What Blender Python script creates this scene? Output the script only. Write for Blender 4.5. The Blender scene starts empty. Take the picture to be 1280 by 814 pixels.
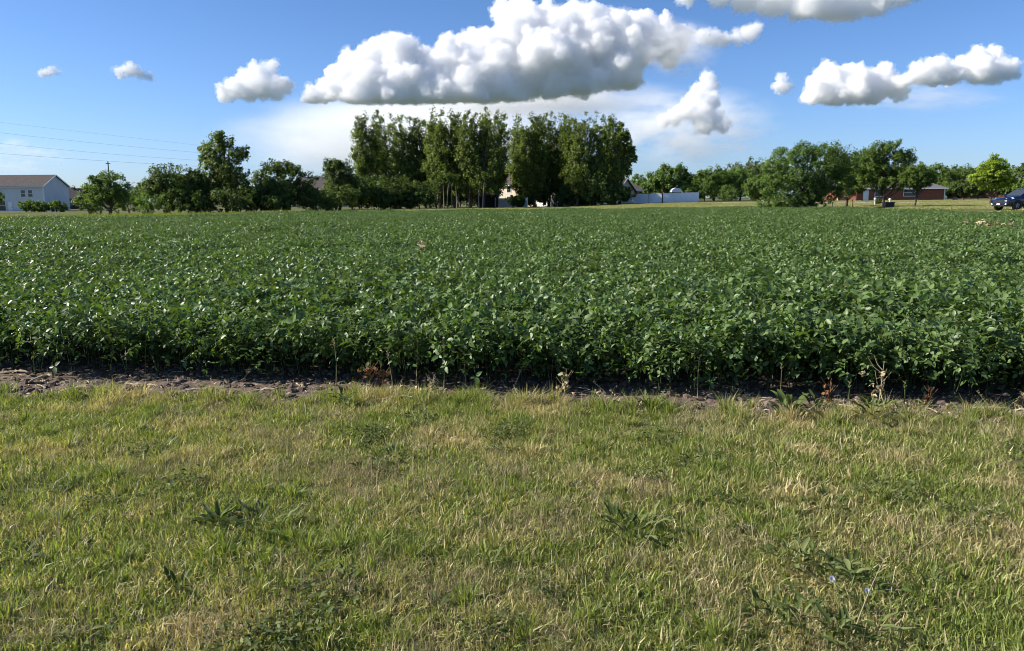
import bpy, bmesh, math, random
import numpy as np
from mathutils import Vector, Matrix

scene = bpy.context.scene
R = math.radians

# ------------------------------------------------------------------ camera
CAM_H = 1.68
FPX = 960.0                     # focal length in photo pixels (1280 wide)
PITCH = math.atan(158.0 / FPX)
ROLL = R(-0.40)
cam_data = bpy.data.cameras.new("camera")
cam = bpy.data.objects.new("camera", cam_data)
scene.collection.objects.link(cam)
cam_data.sensor_width = 36.0
cam_data.lens = 36.0 * FPX / 1280.0
cam_data.clip_start = 0.05
cam_data.clip_end = 30000.0
cam.matrix_world = (Matrix.Translation((0, 0, CAM_H)) @ Matrix.Rotation(math.pi / 2 - PITCH, 4, 'X')
                    @ Matrix.Rotation(ROLL, 4, 'Z'))
scene.camera = cam

# ------------------------------------------------------------------ sky, sun, exposure
SUN_AZ = R(-88.0)               # measured from +Y (view direction), negative = left
SUN_EL = R(33.0)
world = bpy.data.worlds.new("World")
scene.world = world
world.use_nodes = True
wn = world.node_tree
for n in list(wn.nodes):
    wn.nodes.remove(n)
w_out = wn.nodes.new('ShaderNodeOutputWorld')
w_bg = wn.nodes.new('ShaderNodeBackground')
w_sky = wn.nodes.new('ShaderNodeTexSky')
w_sky.sky_type = 'NISHITA'
w_sky.sun_disc = False
w_sky.sun_elevation = SUN_EL
w_sky.sun_rotation = SUN_AZ
w_sky.altitude = 200.0
w_sky.air_density = 1.0
w_sky.dust_density = 0.55
w_sky.ozone_density = 5.0
w_bg.inputs['Strength'].default_value = 0.060
# the air near the horizon is pale blue all round, the sky above a clean blue
w_tc = wn.nodes.new('ShaderNodeTexCoord')
w_sep = wn.nodes.new('ShaderNodeSeparateXYZ')
wn.links.new(w_tc.outputs['Generated'], w_sep.inputs[0])
w_rmp = wn.nodes.new('ShaderNodeValToRGB')
w_rmp.color_ramp.interpolation = 'EASE'
for e_, (p_, c_) in zip((0, 1), ((0.0, (0.92, 1.08, 1.45, 1)), (0.32, (0.78, 0.96, 1.20, 1)))):
    w_rmp.color_ramp.elements[e_].position = p_
    w_rmp.color_ramp.elements[e_].color = c_
wn.links.new(w_sep.outputs['Z'], w_rmp.inputs[0])
w_mul = wn.nodes.new('ShaderNodeMix')
w_mul.data_type = 'RGBA'
w_mul.blend_type = 'MULTIPLY'
w_mul.inputs['Factor'].default_value = 1.0
wn.links.new(w_sky.outputs[0], w_mul.inputs['A'])
wn.links.new(w_rmp.outputs[0], w_mul.inputs['B'])
wn.links.new(w_mul.outputs['Result'], w_bg.inputs['Color'])
wn.links.new(w_bg.outputs[0], w_out.inputs['Surface'])

sun_dir = Vector((math.sin(SUN_AZ) * math.cos(SUN_EL), math.cos(SUN_AZ) * math.cos(SUN_EL), math.sin(SUN_EL)))
sd = bpy.data.lights.new("sun", 'SUN')
sd.energy = 4.6
sd.angle = R(0.53)
sd.color = (1.0, 0.93, 0.82)
sun = bpy.data.objects.new("sun", sd)
scene.collection.objects.link(sun)
sun.rotation_euler = sun_dir.to_track_quat('Z', 'Y').to_euler()

vs = scene.view_settings
vs.view_transform = 'Standard'
vs.look = 'None'
vs.exposure = 1.0
vs.gamma = 1.0
vs.use_curve_mapping = False

cy = scene.cycles
cy.use_denoising = True
cy.max_bounces = 30
cy.diffuse_bounces = 3
cy.glossy_bounces = 2
cy.transmission_bounces = 4
cy.volume_bounces = 28
cy.transparent_max_bounces = 8
cy.sample_clamp_indirect = 6.0
cy.pixel_filter_type = 'BLACKMAN_HARRIS'
cy.filter_width = 1.0

# ------------------------------------------------------------------ helpers
C = scene.collection
CP, SP = math.cos(PITCH), math.sin(PITCH)
CR, SR = math.cos(ROLL), math.sin(ROLL)
HORIZON0 = 249.0


def ray(px, py):
    """world direction of a photo pixel (1280x814), scaled so that its y component is 1"""
    cx, cyy = (px - 640.0) / FPX, (407.0 - py) / FPX
    x, y = cx * CR - cyy * SR, cx * SR + cyy * CR       # camera axes -> unrolled
    d = Vector((x, CP + y * SP, -SP + y * CP))
    return d / d.y


def at(px, py, dist):
    """point seen at a pixel, dist metres ahead"""
    v = ray(px, py) * dist
    return Vector((v.x, v.y, CAM_H + v.z))


def mesh_obj(name, verts, faces, mat=None, parent=None, smooth=False, cols=None, matidx=None):
    me = bpy.data.meshes.new(name)
    verts = np.asarray(verts, dtype=np.float32)
    me.from_pydata(verts.tolist() if len(verts) < 2000 else verts, [], faces)
    me.update()
    if smooth:
        me.polygons.foreach_set('use_smooth', np.ones(len(me.polygons), dtype=bool))
    if cols is not None:
        a = me.color_attributes.new('Col', 'FLOAT_COLOR', 'POINT')
        a.data.foreach_set('color', np.asarray(cols, dtype=np.float32).ravel())
    if mat is not None:
        for m in (mat if isinstance(mat, (list, tuple)) else [mat]):
            me.materials.append(m)
    if matidx is not None:
        me.polygons.foreach_set('material_index', np.asarray(matidx, dtype=np.int32))
    o = bpy.data.objects.new(name, me)
    C.objects.link(o)
    if parent is not None:
        o.parent = parent
    return o


def fast_mesh(name, verts, quads, cols=None, mat=None, smooth=False):
    """mesh datablock from numpy arrays; quads (n,4) or tris (n,3)"""
    me = bpy.data.meshes.new(name)
    verts = np.ascontiguousarray(verts, dtype=np.float32)
    quads = np.ascontiguousarray(quads, dtype=np.int32)
    k = quads.shape[1]
    me.vertices.add(len(verts))
    me.vertices.foreach_set('co', verts.ravel())
    me.loops.add(quads.size)
    me.loops.foreach_set('vertex_index', quads.ravel())
    me.polygons.add(len(quads))
    me.polygons.foreach_set('loop_start', np.arange(0, quads.size, k, dtype=np.int32))
    me.polygons.foreach_set('loop_total', np.full(len(quads), k, dtype=np.int32))
    if smooth:
        me.polygons.foreach_set('use_smooth', np.ones(len(quads), dtype=bool))
    me.update(calc_edges=True)
    if cols is not None:
        a = me.color_attributes.new('Col', 'FLOAT_COLOR', 'POINT')
        a.data.foreach_set('color', np.ascontiguousarray(cols, dtype=np.float32).ravel())
    if mat is not None:
        me.materials.append(mat)
    return me


def link(name, me, parent=None):
    o = bpy.data.objects.new(name, me)
    C.objects.link(o)
    if parent is not None:
        o.parent = parent
    return o


def empty(name, loc=(0, 0, 0), rz=0.0):
    o = bpy.data.objects.new(name, None)
    C.objects.link(o)
    o.location = loc
    o.rotation_euler = (0, 0, rz)
    o.empty_display_size = 0.3
    return o


def tag(o, label=None, cat=None, group=None, kind=None):
    if label: o['label'] = label
    if cat: o['category'] = cat
    if group: o['group'] = group
    if kind: o['kind'] = kind
    return o


def new_mat(name):
    m = bpy.data.materials.new(name)
    m.use_nodes = True
    nt = m.node_tree
    for n in list(nt.nodes):
        nt.nodes.remove(n)
    out = nt.nodes.new('ShaderNodeOutputMaterial')
    return m, nt, out


def N(nt, typ, **kw):
    n = nt.nodes.new(typ)
    for k, v in kw.items():
        if hasattr(n, k):
            setattr(n, k, v)
        else:
            n.inputs[k].default_value = v
    return n

# ------------------------------------------------------------------ clouds
def cloud_mat(name, dens, col=(1, 1, 1)):
    m, nt, out = new_mat(name)
    v = N(nt, 'ShaderNodeVolumeScatter')
    v.inputs['Color'].default_value = (*col, 1)
    v.inputs['Density'].default_value = dens
    v.inputs['Anisotropy'].default_value = -0.3
    nt.links.new(v.outputs[0], out.inputs['Volume'])
    return m


_ico = None
def ico_arrays():
    global _ico
    if _ico is None:
        bm = bmesh.new()
        bmesh.ops.create_icosphere(bm, subdivisions=2, radius=1.0)
        bm.verts.ensure_lookup_table()
        v = np.array([x.co[:] for x in bm.verts])
        f = np.array([[q.index for q in p.verts] for p in bm.faces])
        bm.free()
        _ico = (v, f)
    return _ico


def make_cloud(label, blobs, dist, mat, seed, flat=None, levels=3, voxel_px=1.2, kids=10, shrink=(0.28, 0.5), vsq=1.0, group=None, fringe=1.5, billow=((12.0, 9.0), (5.0, 9.0), (2.2, 3.5))):
    """blobs: (px, py, radius_px[, depth offset in px]); flat: py of the flat cloud base"""
    rng = np.random.default_rng(seed)
    s = dist / FPX / CP                                # metres per photo pixel there
    cur = []
    for b in blobs:
        off = b[3] if len(b) > 3 else rng.normal(0, 0.2) * b[2] + ((flat - b[1]) * 0.6 if flat else 0)
        c = at(b[0], b[1], dist + off * s)
        cur.append((c.x, c.y, c.z, b[2] * s))
    allb = list(cur)
    for lv in range(levels):
        nxt = []
        for (x, y, z, r) in cur:
            if r < voxel_px * s * 1.8:
                continue
            for k in range(kids if lv == 0 else kids - 2):
                d = rng.normal(size=3)
                d[2] = d[2] * 0.9 + 0.25
                d /= np.linalg.norm(d)
                rr = r * rng.uniform(*shrink)
                q = r * rng.uniform(0.78, 1.02)
                nxt.append((x + d[0] * q, y + d[1] * q, z + d[2] * q * vsq, rr))
        allb += nxt
        cur = nxt
    iv, jf = ico_arrays()
    A = np.array(allb)
    if flat is not None:
        zf = at(640, flat, dist).z
        keep = A[:, 2] > zf - A[:, 3] * 0.2
        A = A[keep]
    def shell(grow, vox, bil, mat_, sm_it):
        V = (iv[None] * (A[:, 3] * (1 + grow[0]) + grow[1] * s)[:, None, None] * np.array([1, 1, vsq]) + A[:, None, :3])
        F = (jf[None] + (np.arange(len(A)) * len(iv))[:, None, None]).reshape(-1, 3)
        V = V.reshape(-1, 3)
        if flat is not None:
            low = V[:, 2] < zf
            V[low, 2] = zf - (zf - V[low, 2]) * 0.22
        tmp = link('tmp', fast_mesh('tmp', V - base, F))
        md = tmp.modifiers.new('r', 'REMESH'); md.mode = 'VOXEL'; md.voxel_size = vox * s; md.use_smooth_shade = True
        sm = tmp.modifiers.new('s', 'SMOOTH'); sm.factor = 0.5; sm.iterations = sm_it
        for sc_, st_ in bil:
            tx = bpy.data.textures.new('billow', 'CLOUDS'); tx.noise_scale = sc_ * s; tx.noise_depth = 4
            dm = tmp.modifiers.new('d', 'DISPLACE'); dm.texture = tx; dm.strength = st_ * s; dm.mid_level = 0.5
            dm.texture_coords = 'LOCAL'
        dg = bpy.context.evaluated_depsgraph_get()
        me = bpy.data.meshes.new_from_object(tmp.evaluated_get(dg))
        bpy.data.objects.remove(tmp)
        me.materials.clear(); me.materials.append(mat_)
        return me
    base = A[:, :3].mean(0)
    o = empty('cloud', base)
    link('core', shell((0, 0), voxel_px, billow, mat, 1), o)
    link('fringe', shell((0.06, fringe), voxel_px * 1.9, ((7.0, 14.0), (2.6, 8.0)), cm_fringe, 1), o)
    return tag(o, label, 'cloud', group)


CD = 3200.0
CS = CD / FPX
cm_thick = cloud_mat('cloud_dense', 0.045)
cm_thin = cloud_mat('cloud_thin', 0.022)
cm_fringe = cloud_mat('cloud_fringe', 0.0085)


def veil_mat(name, dens, scale, lo, hi, seed):
    """thin uneven cloud: density from noise, fading out towards the rim of a unit sphere"""
    m, nt, out = new_mat(name)
    tc = N(nt, 'ShaderNodeTexCoord')
    ln = N(nt, 'ShaderNodeVectorMath', operation='LENGTH')
    nt.links.new(tc.outputs['Object'], ln.inputs[0])
    fall = N(nt, 'ShaderNodeMapRange'); fall.interpolation_type = 'SMOOTHSTEP'
    fall.inputs['From Min'].default_value = 1.0; fall.inputs['From Max'].default_value = 0.25
    nt.links.new(ln.outputs['Value'], fall.inputs['Value'])
    mp = N(nt, 'ShaderNodeMapping'); mp.inputs['Scale'].default_value = scale; mp.inputs['Location'].default_value = (seed * 3.1, seed, 0)
    nt.links.new(tc.outputs['Object'], mp.inputs['Vector'])
    nz = N(nt, 'ShaderNodeTexNoise'); nz.inputs['Scale'].default_value = 1.0; nz.inputs['Detail'].default_value = 5; nz.inputs['Roughness'].default_value = 0.6
    nt.links.new(mp.outputs[0], nz.inputs['Vector'])
    rp = N(nt, 'ShaderNodeMapRange'); rp.interpolation_type = 'SMOOTHSTEP'
    rp.inputs['From Min'].default_value = lo; rp.inputs['From Max'].default_value = hi
    nt.links.new(nz.outputs['Fac'], rp.inputs['Value'])
    mu = N(nt, 'ShaderNodeMath', operation='MULTIPLY'); nt.links.new(rp.outputs[0], mu.inputs[0]); nt.links.new(fall.outputs[0], mu.inputs[1])
    m2 = N(nt, 'ShaderNodeMath', operation='MULTIPLY'); nt.links.new(mu.outputs[0], m2.inputs[0]); m2.inputs[1].default_value = dens
    v = N(nt, 'ShaderNodeVolumeScatter'); v.inputs['Color'].default_value = (1, 1, 1, 1)
    nt.links.new(m2.outputs[0], v.inputs['Density'])
    nt.links.new(v.outputs[0], out.inputs['Volume'])
    return m


def veil_cloud(label, px, py, rx, ry, rd, dist, mat):
    s = dist / FPX / CP
    v, f = ico_arrays()
    o = link('cloud', fast_mesh('cloud', v * 1.03, f, mat=mat))
    o.location = at(px, py, dist); o.scale = (rx * s, rd * s, ry * s)
    return tag(o, label, 'cloud')
# ------------------------------------------------------------------ materials
def principled(name, col, rough=0.7, spec=0.4, noise=0.0, nscale=4.0, bump=0.0, bscale=30.0, metal=0.0, coat=0.0, col2=None):
    m, nt, out = new_mat(name)
    b = N(nt, 'ShaderNodeBsdfPrincipled')
    b.inputs['Roughness'].default_value = rough
    b.inputs['Specular IOR Level'].default_value = spec
    b.inputs['Metallic'].default_value = metal
    b.inputs['Coat Weight'].default_value = coat
    b.inputs['Base Color'].default_value = (*col, 1)
    if noise > 0 or col2 is not None:
        g = N(nt, 'ShaderNodeNewGeometry')
        nz = N(nt, 'ShaderNodeTexNoise'); nz.inputs['Scale'].default_value = nscale; nz.inputs['Detail'].default_value = 5
        nt.links.new(g.outputs['Position'], nz.inputs['Vector'])
        mx = N(nt, 'ShaderNodeMix', data_type='RGBA')
        c2 = col2 if col2 is not None else tuple(c * (1 - noise) for c in col)
        mx.inputs['A'].default_value = (*col, 1); mx.inputs['B'].default_value = (*c2, 1)
        rp = N(nt, 'ShaderNodeMapRange'); rp.inputs['From Min'].default_value = 0.35; rp.inputs['From Max'].default_value = 0.65
        nt.links.new(nz.outputs['Fac'], rp.inputs['Value'])
        nt.links.new(rp.outputs[0], mx.inputs['Factor'])
        nt.links.new(mx.outputs['Result'], b.inputs['Base Color'])
    if bump > 0:
        g2 = N(nt, 'ShaderNodeNewGeometry')
        n2 = N(nt, 'ShaderNodeTexNoise'); n2.inputs['Scale'].default_value = bscale; n2.inputs['Detail'].default_value = 6
        nt.links.new(g2.outputs['Position'], n2.inputs['Vector'])
        bp = N(nt, 'ShaderNodeBump'); bp.inputs['Strength'].default_value = 1.0; bp.inputs['Distance'].default_value = bump
        nt.links.new(n2.outputs['Fac'], bp.inputs['Height']); nt.links.new(bp.outputs[0], b.inputs['Normal'])
    nt.links.new(b.outputs[0], out.inputs['Surface'])
    return m


def leaf_mat(name, col, col2, rough=0.5, spec=0.4, trans=0.35, tcol=None, patch=None, patch_scale=0.8, hue_var=0.0, dry=None, dry_lo=0.5, dry_hi=0.65, dry_scale=1.0):
    """foliage: per-leaf 'Col' red = brightness, green = mix to col2; dry = second colour in world-space patches"""
    m, nt, out = new_mat(name)
    at_ = N(nt, 'ShaderNodeAttribute'); at_.attribute_name = 'Col'
    sep = N(nt, 'ShaderNodeSeparateColor')
    nt.links.new(at_.outputs['Color'], sep.inputs[0])
    mx = N(nt, 'ShaderNodeMix', data_type='RGBA')
    mx.inputs['A'].default_value = (*col, 1); mx.inputs['B'].default_value = (*col2, 1)
    nt.links.new(sep.outputs[1], mx.inputs['Factor'])
    last = mx.outputs['Result']
    if dry is not None:
        g = N(nt, 'ShaderNodeNewGeometry')
        nz = N(nt, 'ShaderNodeTexNoise'); nz.inputs['Scale'].default_value = dry_scale; nz.inputs['Detail'].default_value = 4; nz.inputs['Roughness'].default_value = 0.6
        nt.links.new(g.outputs['Position'], nz.inputs['Vector'])
        ad = N(nt, 'ShaderNodeMath', operation='ADD')
        mu = N(nt, 'ShaderNodeMath', operation='MULTIPLY'); mu.inputs[1].default_value = 0.22
        nt.links.new(sep.outputs[2], mu.inputs[0])
        nt.links.new(nz.outputs['Fac'], ad.inputs[0]); nt.links.new(mu.outputs[0], ad.inputs[1])
        rp = N(nt, 'ShaderNodeMapRange'); rp.inputs['From Min'].default_value = dry_lo; rp.inputs['From Max'].default_value = dry_hi
        nt.links.new(ad.outputs[0], rp.inputs['Value'])
        m2 = N(nt, 'ShaderNodeMix', data_type='RGBA')
        nt.links.new(rp.outputs[0], m2.inputs['Factor']); nt.links.new(last, m2.inputs['A'])
        m2.inputs['B'].default_value = (*dry, 1)
        last = m2.outputs['Result']
    mul = N(nt, 'ShaderNodeMix', data_type='RGBA', blend_type='MULTIPLY'); mul.inputs['Factor'].default_value = 1.0
    nt.links.new(last, mul.inputs['A'])
    cmb = N(nt, 'ShaderNodeCombineColor')
    for i in range(3): nt.links.new(sep.outputs[0], cmb.inputs[i])
    nt.links.new(cmb.outputs[0], mul.inputs['B'])
    last = mul.outputs['Result']
    b = N(nt, 'ShaderNodeBsdfPrincipled')
    b.inputs['Roughness'].default_value = rough; b.inputs['Specular IOR Level'].default_value = spec
    nt.links.new(last, b.inputs['Base Color'])
    tr = N(nt, 'ShaderNodeBsdfTranslucent')
    tm = N(nt, 'ShaderNodeMix', data_type='RGBA', blend_type='MULTIPLY'); tm.inputs['Factor'].default_value = 1.0
    tm.inputs['B'].default_value = (*(tcol or (1.5, 1.6, 0.6)), 1)
    nt.links.new(last, tm.inputs['A']); nt.links.new(tm.outputs['Result'], tr.inputs['Color'])
    ms = N(nt, 'ShaderNodeMixShader'); ms.inputs[0].default_value = trans
    nt.links.new(b.outputs[0], ms.inputs[1]); nt.links.new(tr.outputs[0], ms.inputs[2])
    nt.links.new(ms.outputs[0], out.inputs['Surface'])
    return m


M = {}
M['soil'] = principled('soil', (0.175, 0.135, 0.108), 0.95, 0.15, col2=(0.085, 0.062, 0.048), nscale=9, bump=0.02, bscale=18)
M['ground'] = principled('lawn_ground', (0.085, 0.11, 0.034), 0.95, 0.1, col2=(0.115, 0.105, 0.045), nscale=0.9, bump=0.02, bscale=40)
M['concrete'] = principled('concrete', (0.46, 0.41, 0.33), 0.9, 0.2, noise=0.2, nscale=2)
M['asphalt'] = principled('asphalt', (0.07, 0.07, 0.07), 0.9, 0.2, noise=0.25, nscale=3)
M['bark'] = principled('bark', (0.13, 0.10, 0.075), 0.9, 0.15, noise=0.4, nscale=6, bump=0.03, bscale=14)
M['pale_bark'] = principled('pale_bark', (0.30, 0.25, 0.20), 0.9, 0.15, noise=0.35, nscale=5, bump=0.02, bscale=14)
M['soy'] = leaf_mat('soy_leaf', (0.062, 0.112, 0.028), (0.132, 0.190, 0.060), rough=0.44, spec=0.36, trans=0.24, tcol=(1.6, 1.7, 0.5))
M['soy_stem'] = principled('soy_stem', (0.10, 0.15, 0.04), 0.7, 0.3)
M['grass'] = leaf_mat('grass_blade', (0.140, 0.210, 0.032), (0.255, 0.275, 0.075), rough=0.5, spec=0.4, trans=0.34, tcol=(1.4, 1.5, 0.6),
                      dry=(0.47, 0.39, 0.22), dry_lo=0.57, dry_hi=0.71, dry_scale=1.3)
M['straw'] = leaf_mat('straw', (0.48, 0.40, 0.23), (0.30, 0.25, 0.14), rough=0.7, spec=0.2, trans=0.2, tcol=(1.1, 1.1, 0.8))
M['weed'] = leaf_mat('weed_leaf', (0.068, 0.100, 0.026), (0.16, 0.18, 0.07), rough=0.65, spec=0.18, trans=0.3)
M['poplar'] = leaf_mat('poplar_leaf', (0.100, 0.142, 0.030), (0.155, 0.195, 0.042), rough=0.55, spec=0.25, trans=0.36)
M['dark_tree'] = leaf_mat('dark_leaf', (0.062, 0.095, 0.024), (0.098, 0.138, 0.032), rough=0.6, spec=0.2, trans=0.33)
M['mid_tree'] = leaf_mat('mid_leaf', (0.085, 0.14, 0.028), (0.13, 0.185, 0.04), rough=0.6, spec=0.2, trans=0.36)
M['bright_tree'] = leaf_mat('bright_leaf', (0.085, 0.15, 0.032), (0.13, 0.19, 0.042), rough=0.55, spec=0.3, trans=0.4)
M['lime_tree'] = leaf_mat('lime_leaf', (0.20, 0.30, 0.030), (0.30, 0.38, 0.045), rough=0.55, spec=0.3, trans=0.42, tcol=(1.3, 1.3, 0.5))
M['silver_tree'] = leaf_mat('grey_leaf', (0.10, 0.14, 0.06), (0.14, 0.17, 0.08), rough=0.5, spec=0.4, trans=0.35)
M['white_siding'] = principled('white_siding', (0.62, 0.62, 0.63), 0.7, 0.3, noise=0.06, nscale=0.6)
M['beige_siding'] = principled('beige_siding', (0.62, 0.52, 0.38), 0.75, 0.3, noise=0.08, nscale=0.6)
M['vinyl'] = principled('white_vinyl', (0.80, 0.80, 0.80), 0.45, 0.4, noise=0.05, nscale=0.8)
M['trim'] = principled('white_trim', (0.78, 0.78, 0.76), 0.55, 0.4)
M['brick'] = principled('red_brick', (0.27, 0.10, 0.065), 0.85, 0.2, col2=(0.20, 0.07, 0.048), nscale=7)
M['roof_brown'] = principled('brown_shingle', (0.100, 0.086, 0.080), 0.95, 0.15, noise=0.3, nscale=3)
M['roof_grey'] = principled('grey_shingle', (0.16, 0.155, 0.155), 0.95, 0.15, noise=0.3, nscale=3)
M['roof_dark'] = principled('dark_shingle', (0.06, 0.055, 0.06), 0.95, 0.15, noise=0.3, nscale=3)
M['glass'] = principled('window_glass', (0.04, 0.05, 0.06), 0.06, 0.6)
M['brown_wood'] = principled('brown_wood', (0.07, 0.05, 0.04), 0.85, 0.2, noise=0.3, nscale=5)
M['car_paint'] = principled('navy_car_paint', (0.006, 0.009, 0.034), 0.25, 0.5, coat=0.8)
M['tyre'] = principled('tyre_rubber', (0.02, 0.02, 0.02), 0.8, 0.3)
M['rim'] = principled('alloy', (0.30, 0.30, 0.31), 0.4, 0.5, metal=0.8)
M['lamp'] = principled('lamp_lens', (0.75, 0.77, 0.8), 0.1, 0.6)
M['plastic'] = principled('black_plastic', (0.02, 0.02, 0.022), 0.6, 0.3)
M['teal'] = principled('teal_fabric', (0.10, 0.30, 0.32), 0.8, 0.2)
M['wire'] = principled('dull_wire', (0.10, 0.10, 0.11), 0.6, 0.3)
M['corn'] = principled('corn_residue', (0.50, 0.41, 0.27), 0.8, 0.25, col2=(0.33, 0.26, 0.17), nscale=25)
M['flower'] = principled('pale_blue_petal', (0.62, 0.60, 0.68), 0.6, 0.2)
M['verge'] = leaf_mat('verge_weed', (0.15, 0.20, 0.03), (0.24, 0.25, 0.045), rough=0.6, spec=0.2, trans=0.35, tcol=(1.4, 1.5, 0.6))
M['rust_weed'] = leaf_mat('rusty_weed', (0.26, 0.15, 0.07), (0.20, 0.10, 0.05), rough=0.7, spec=0.2, trans=0.2, tcol=(1.1, 1.0, 0.8))

# ------------------------------------------------------------------ lie of the land
FAR_X = np.array([-60.0, -45.0, -38.0, -29.0, -23.0, 0.0, 24.0, 33.5])
FAR_Y = np.array([42.0, 50.0, 57.0, 63.0, 72.0, 84.0, 90.0, 88.0])
FIELD_R = 33.5


def sstep(a, b, v):
    t = np.clip((np.asarray(v, dtype=float) - a) / (b - a), 0, 1)
    return t * t * (3 - 2 * t)


def field_out(x, y):
    return np.maximum(np.asarray(y) - np.interp(x, FAR_X, FAR_Y), np.asarray(x, dtype=float) - FIELD_R)


def elev(x, y):
    o = field_out(x, y)
    o = np.where(np.asarray(y) < 20, np.minimum(o, 0), o)
    r = sstep(4, 34, x)
    near = sstep(15, 45, y)
    return near * (r * (0.55 * sstep(0, 7, o) + 0.5 * sstep(10, 90, o)) + (1 - r) * 0.06 * sstep(6, 70, o))


def ground_at(px, py):
    d = ray(px, py)
    t = -CAM_H / d.z
    return Vector((d.x * t, t, 0.0))


def spot(px, dist, dz=0.0):
    """ground point below a pixel column at a distance"""
    r_ = ray(px, HORIZON0)
    x, y = r_.x * dist, dist
    return Vector((x, y, float(elev(x, y)) + dz))


EL, EM, ER = ground_at(0, 469), ground_at(640, 491), ground_at(1280, 507)          # foot of the bean row
GE = [ground_at(*q) for q in ((-900, 494), (0, 498), (300, 503), (420, 501), (500, 498), (640, 506), (900, 519), (1280, 531), (2200, 565))]          # where the grass begins
def front_y(x):
    return np.interp(x, [EL.x * 3, EL.x, EM.x, ER.x, ER.x * 3], [2 * EL.y - EM.y + EL.y * 0.3, EL.y, EM.y, ER.y, ER.y - 1.2])
def grass_y(x):
    return np.interp(x, [q.x for q in GE], [q.y for q in GE])

# ground: one sheet out to the horizon
def axis(vals):
    return np.unique(np.concatenate(vals))
gx = axis([np.linspace(-12000, -400, 10), np.linspace(-400, -60, 20), np.linspace(-60, 110, 115), np.linspace(110, 400, 18), np.linspace(400, 12000, 10)])
gy = axis([np.linspace(-3000, -20, 6), np.linspace(-20, 20, 17), np.linspace(20, 200, 121), np.linspace(200, 500, 16), np.linspace(500, 14000, 10)])
def grid_mesh(name, xs, ys, zf, mat):
    X, Y = np.meshgrid(xs, ys)
    V = np.stack([X, Y, zf(X, Y)], -1).reshape(-1, 3)
    nx, ny = len(xs), len(ys)
    i = np.arange((ny - 1) * (nx - 1)); r_, c_ = i // (nx - 1), i % (nx - 1)
    a = r_ * nx + c_
    return fast_mesh(name, V, np.stack([a, a + 1, a + nx + 1, a + nx], -1), mat=mat, smooth=True)
def far_land(m):
    # crops and woods further out, darkened to cut yellow bounce on cloud bases
    nt = m.node_tree; b = next(n for n in nt.nodes if n.type == 'BSDF_PRINCIPLED')
    src = b.inputs['Base Color'].links[0].from_socket
    g = N(nt, 'ShaderNodeNewGeometry'); ln = N(nt, 'ShaderNodeVectorMath', operation='LENGTH'); nt.links.new(g.outputs['Position'], ln.inputs[0])
    rp = N(nt, 'ShaderNodeMapRange'); rp.inputs['From Min'].default_value = 260; rp.inputs['From Max'].default_value = 480
    nt.links.new(ln.outputs['Value'], rp.inputs['Value'])
    mx = N(nt, 'ShaderNodeMix', data_type='RGBA'); mx.inputs['B'].default_value = (0.062, 0.082, 0.046, 1)
    nt.links.new(rp.outputs[0], mx.inputs['Factor']); nt.links.new(src, mx.inputs['A']); nt.links.new(mx.outputs['Result'], b.inputs['Base Color'])
far_land(M['ground'])
ground = link('ground', grid_mesh('ground', gx, gy, lambda X, Y: elev(X, Y), M['ground']))
tag(ground, 'mown lawn ground stretching past the field to the horizon', 'ground', kind='structure')

# bare soil of the field (a sheet just above the ground)
fx = np.linspace(-46, FIELD_R, 160)
rows = []
for t in np.linspace(0, 1, 60) ** 2.2:
    y0 = grass_y(fx) - 0.02; y1 = np.interp(fx, FAR_X, FAR_Y)
    rows.append(np.stack([fx, y0 + (y1 - y0) * t, np.full_like(fx, 0.006)], -1))
V = np.array(rows)
V[..., 2] += 0.012 * np.sin(V[..., 0] * 7.3) * np.cos(V[..., 1] * 9.1)*(V[...,1]<9)*0.4
nv = V.shape[1]
i = np.arange((V.shape[0] - 1) * (nv - 1)); r_, c_ = i // (nv - 1), i % (nv - 1); a = r_ * nv + c_
soil = link('field_soil', fast_mesh('field_soil', V.reshape(-1, 3), np.stack([a, a + 1, a + nv + 1, a + nv], -1), mat=M['soil'], smooth=True))
tag(soil, 'bare brown field soil showing in a strip before the beans', 'soil', kind='structure')


def ribbon(name, pts, width, mat, dz, label, cat):
    P = np.array(pts, dtype=float)
    seg = []
    for k in range(len(P) - 1):
        n = max(2, int(np.linalg.norm(P[k + 1] - P[k]) / 2.0))
        seg.append(P[k] + (P[k + 1] - P[k]) * np.linspace(0, 1, n, endpoint=False)[:, None])
    seg.append(P[-1:]); Q = np.concatenate(seg)
    T = np.gradient(Q, axis=0); T /= np.linalg.norm(T, axis=1)[:, None]
    Nn = np.stack([-T[:, 1], T[:, 0]], -1)
    L, Rr = Q + Nn * width / 2, Q - Nn * width / 2
    V = []
    for w in np.linspace(0, 1, 5):
        q = L * (1 - w) + Rr * w
        V.append(np.stack([q[:, 0], q[:, 1], elev(q[:, 0], q[:, 1]) + dz], -1))
    V = np.array(V); nv = len(Q)
    i = np.arange(4 * (nv - 1)); r_, c_ = i // (nv - 1), i % (nv - 1); a = r_ * nv + c_
    o = link(name, fast_mesh(name, V.reshape(-1, 3), np.stack([a, a + nv, a + nv + 1, a + 1], -1), mat=mat))
    return tag(o, label, cat, kind='structure')


ribbon('road', [(41, 63.5), (48, 61.5), (70, 58), (110, 54)], 5.0, M['asphalt'], 0.02, 'grey street under the dark car', 'road')
ribbon('sidewalk', [(34, 96), (50, 92), (75, 87), (110, 82)], 1.5, M['concrete'], 0.02, 'pale concrete walk crossing the lawn', 'path')
ribbon('driveway', [(56, 128), (72, 122), (92, 118), (120, 116)], 6.0, M['concrete'], 0.02, 'pale concrete driveway before the brick houses', 'driveway')
ribbon('lane', [(26, 146), (40, 140), (56, 128)], 5.0, M['concrete'], 0.025, 'pale concrete lane past the white fence end', 'path')

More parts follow.
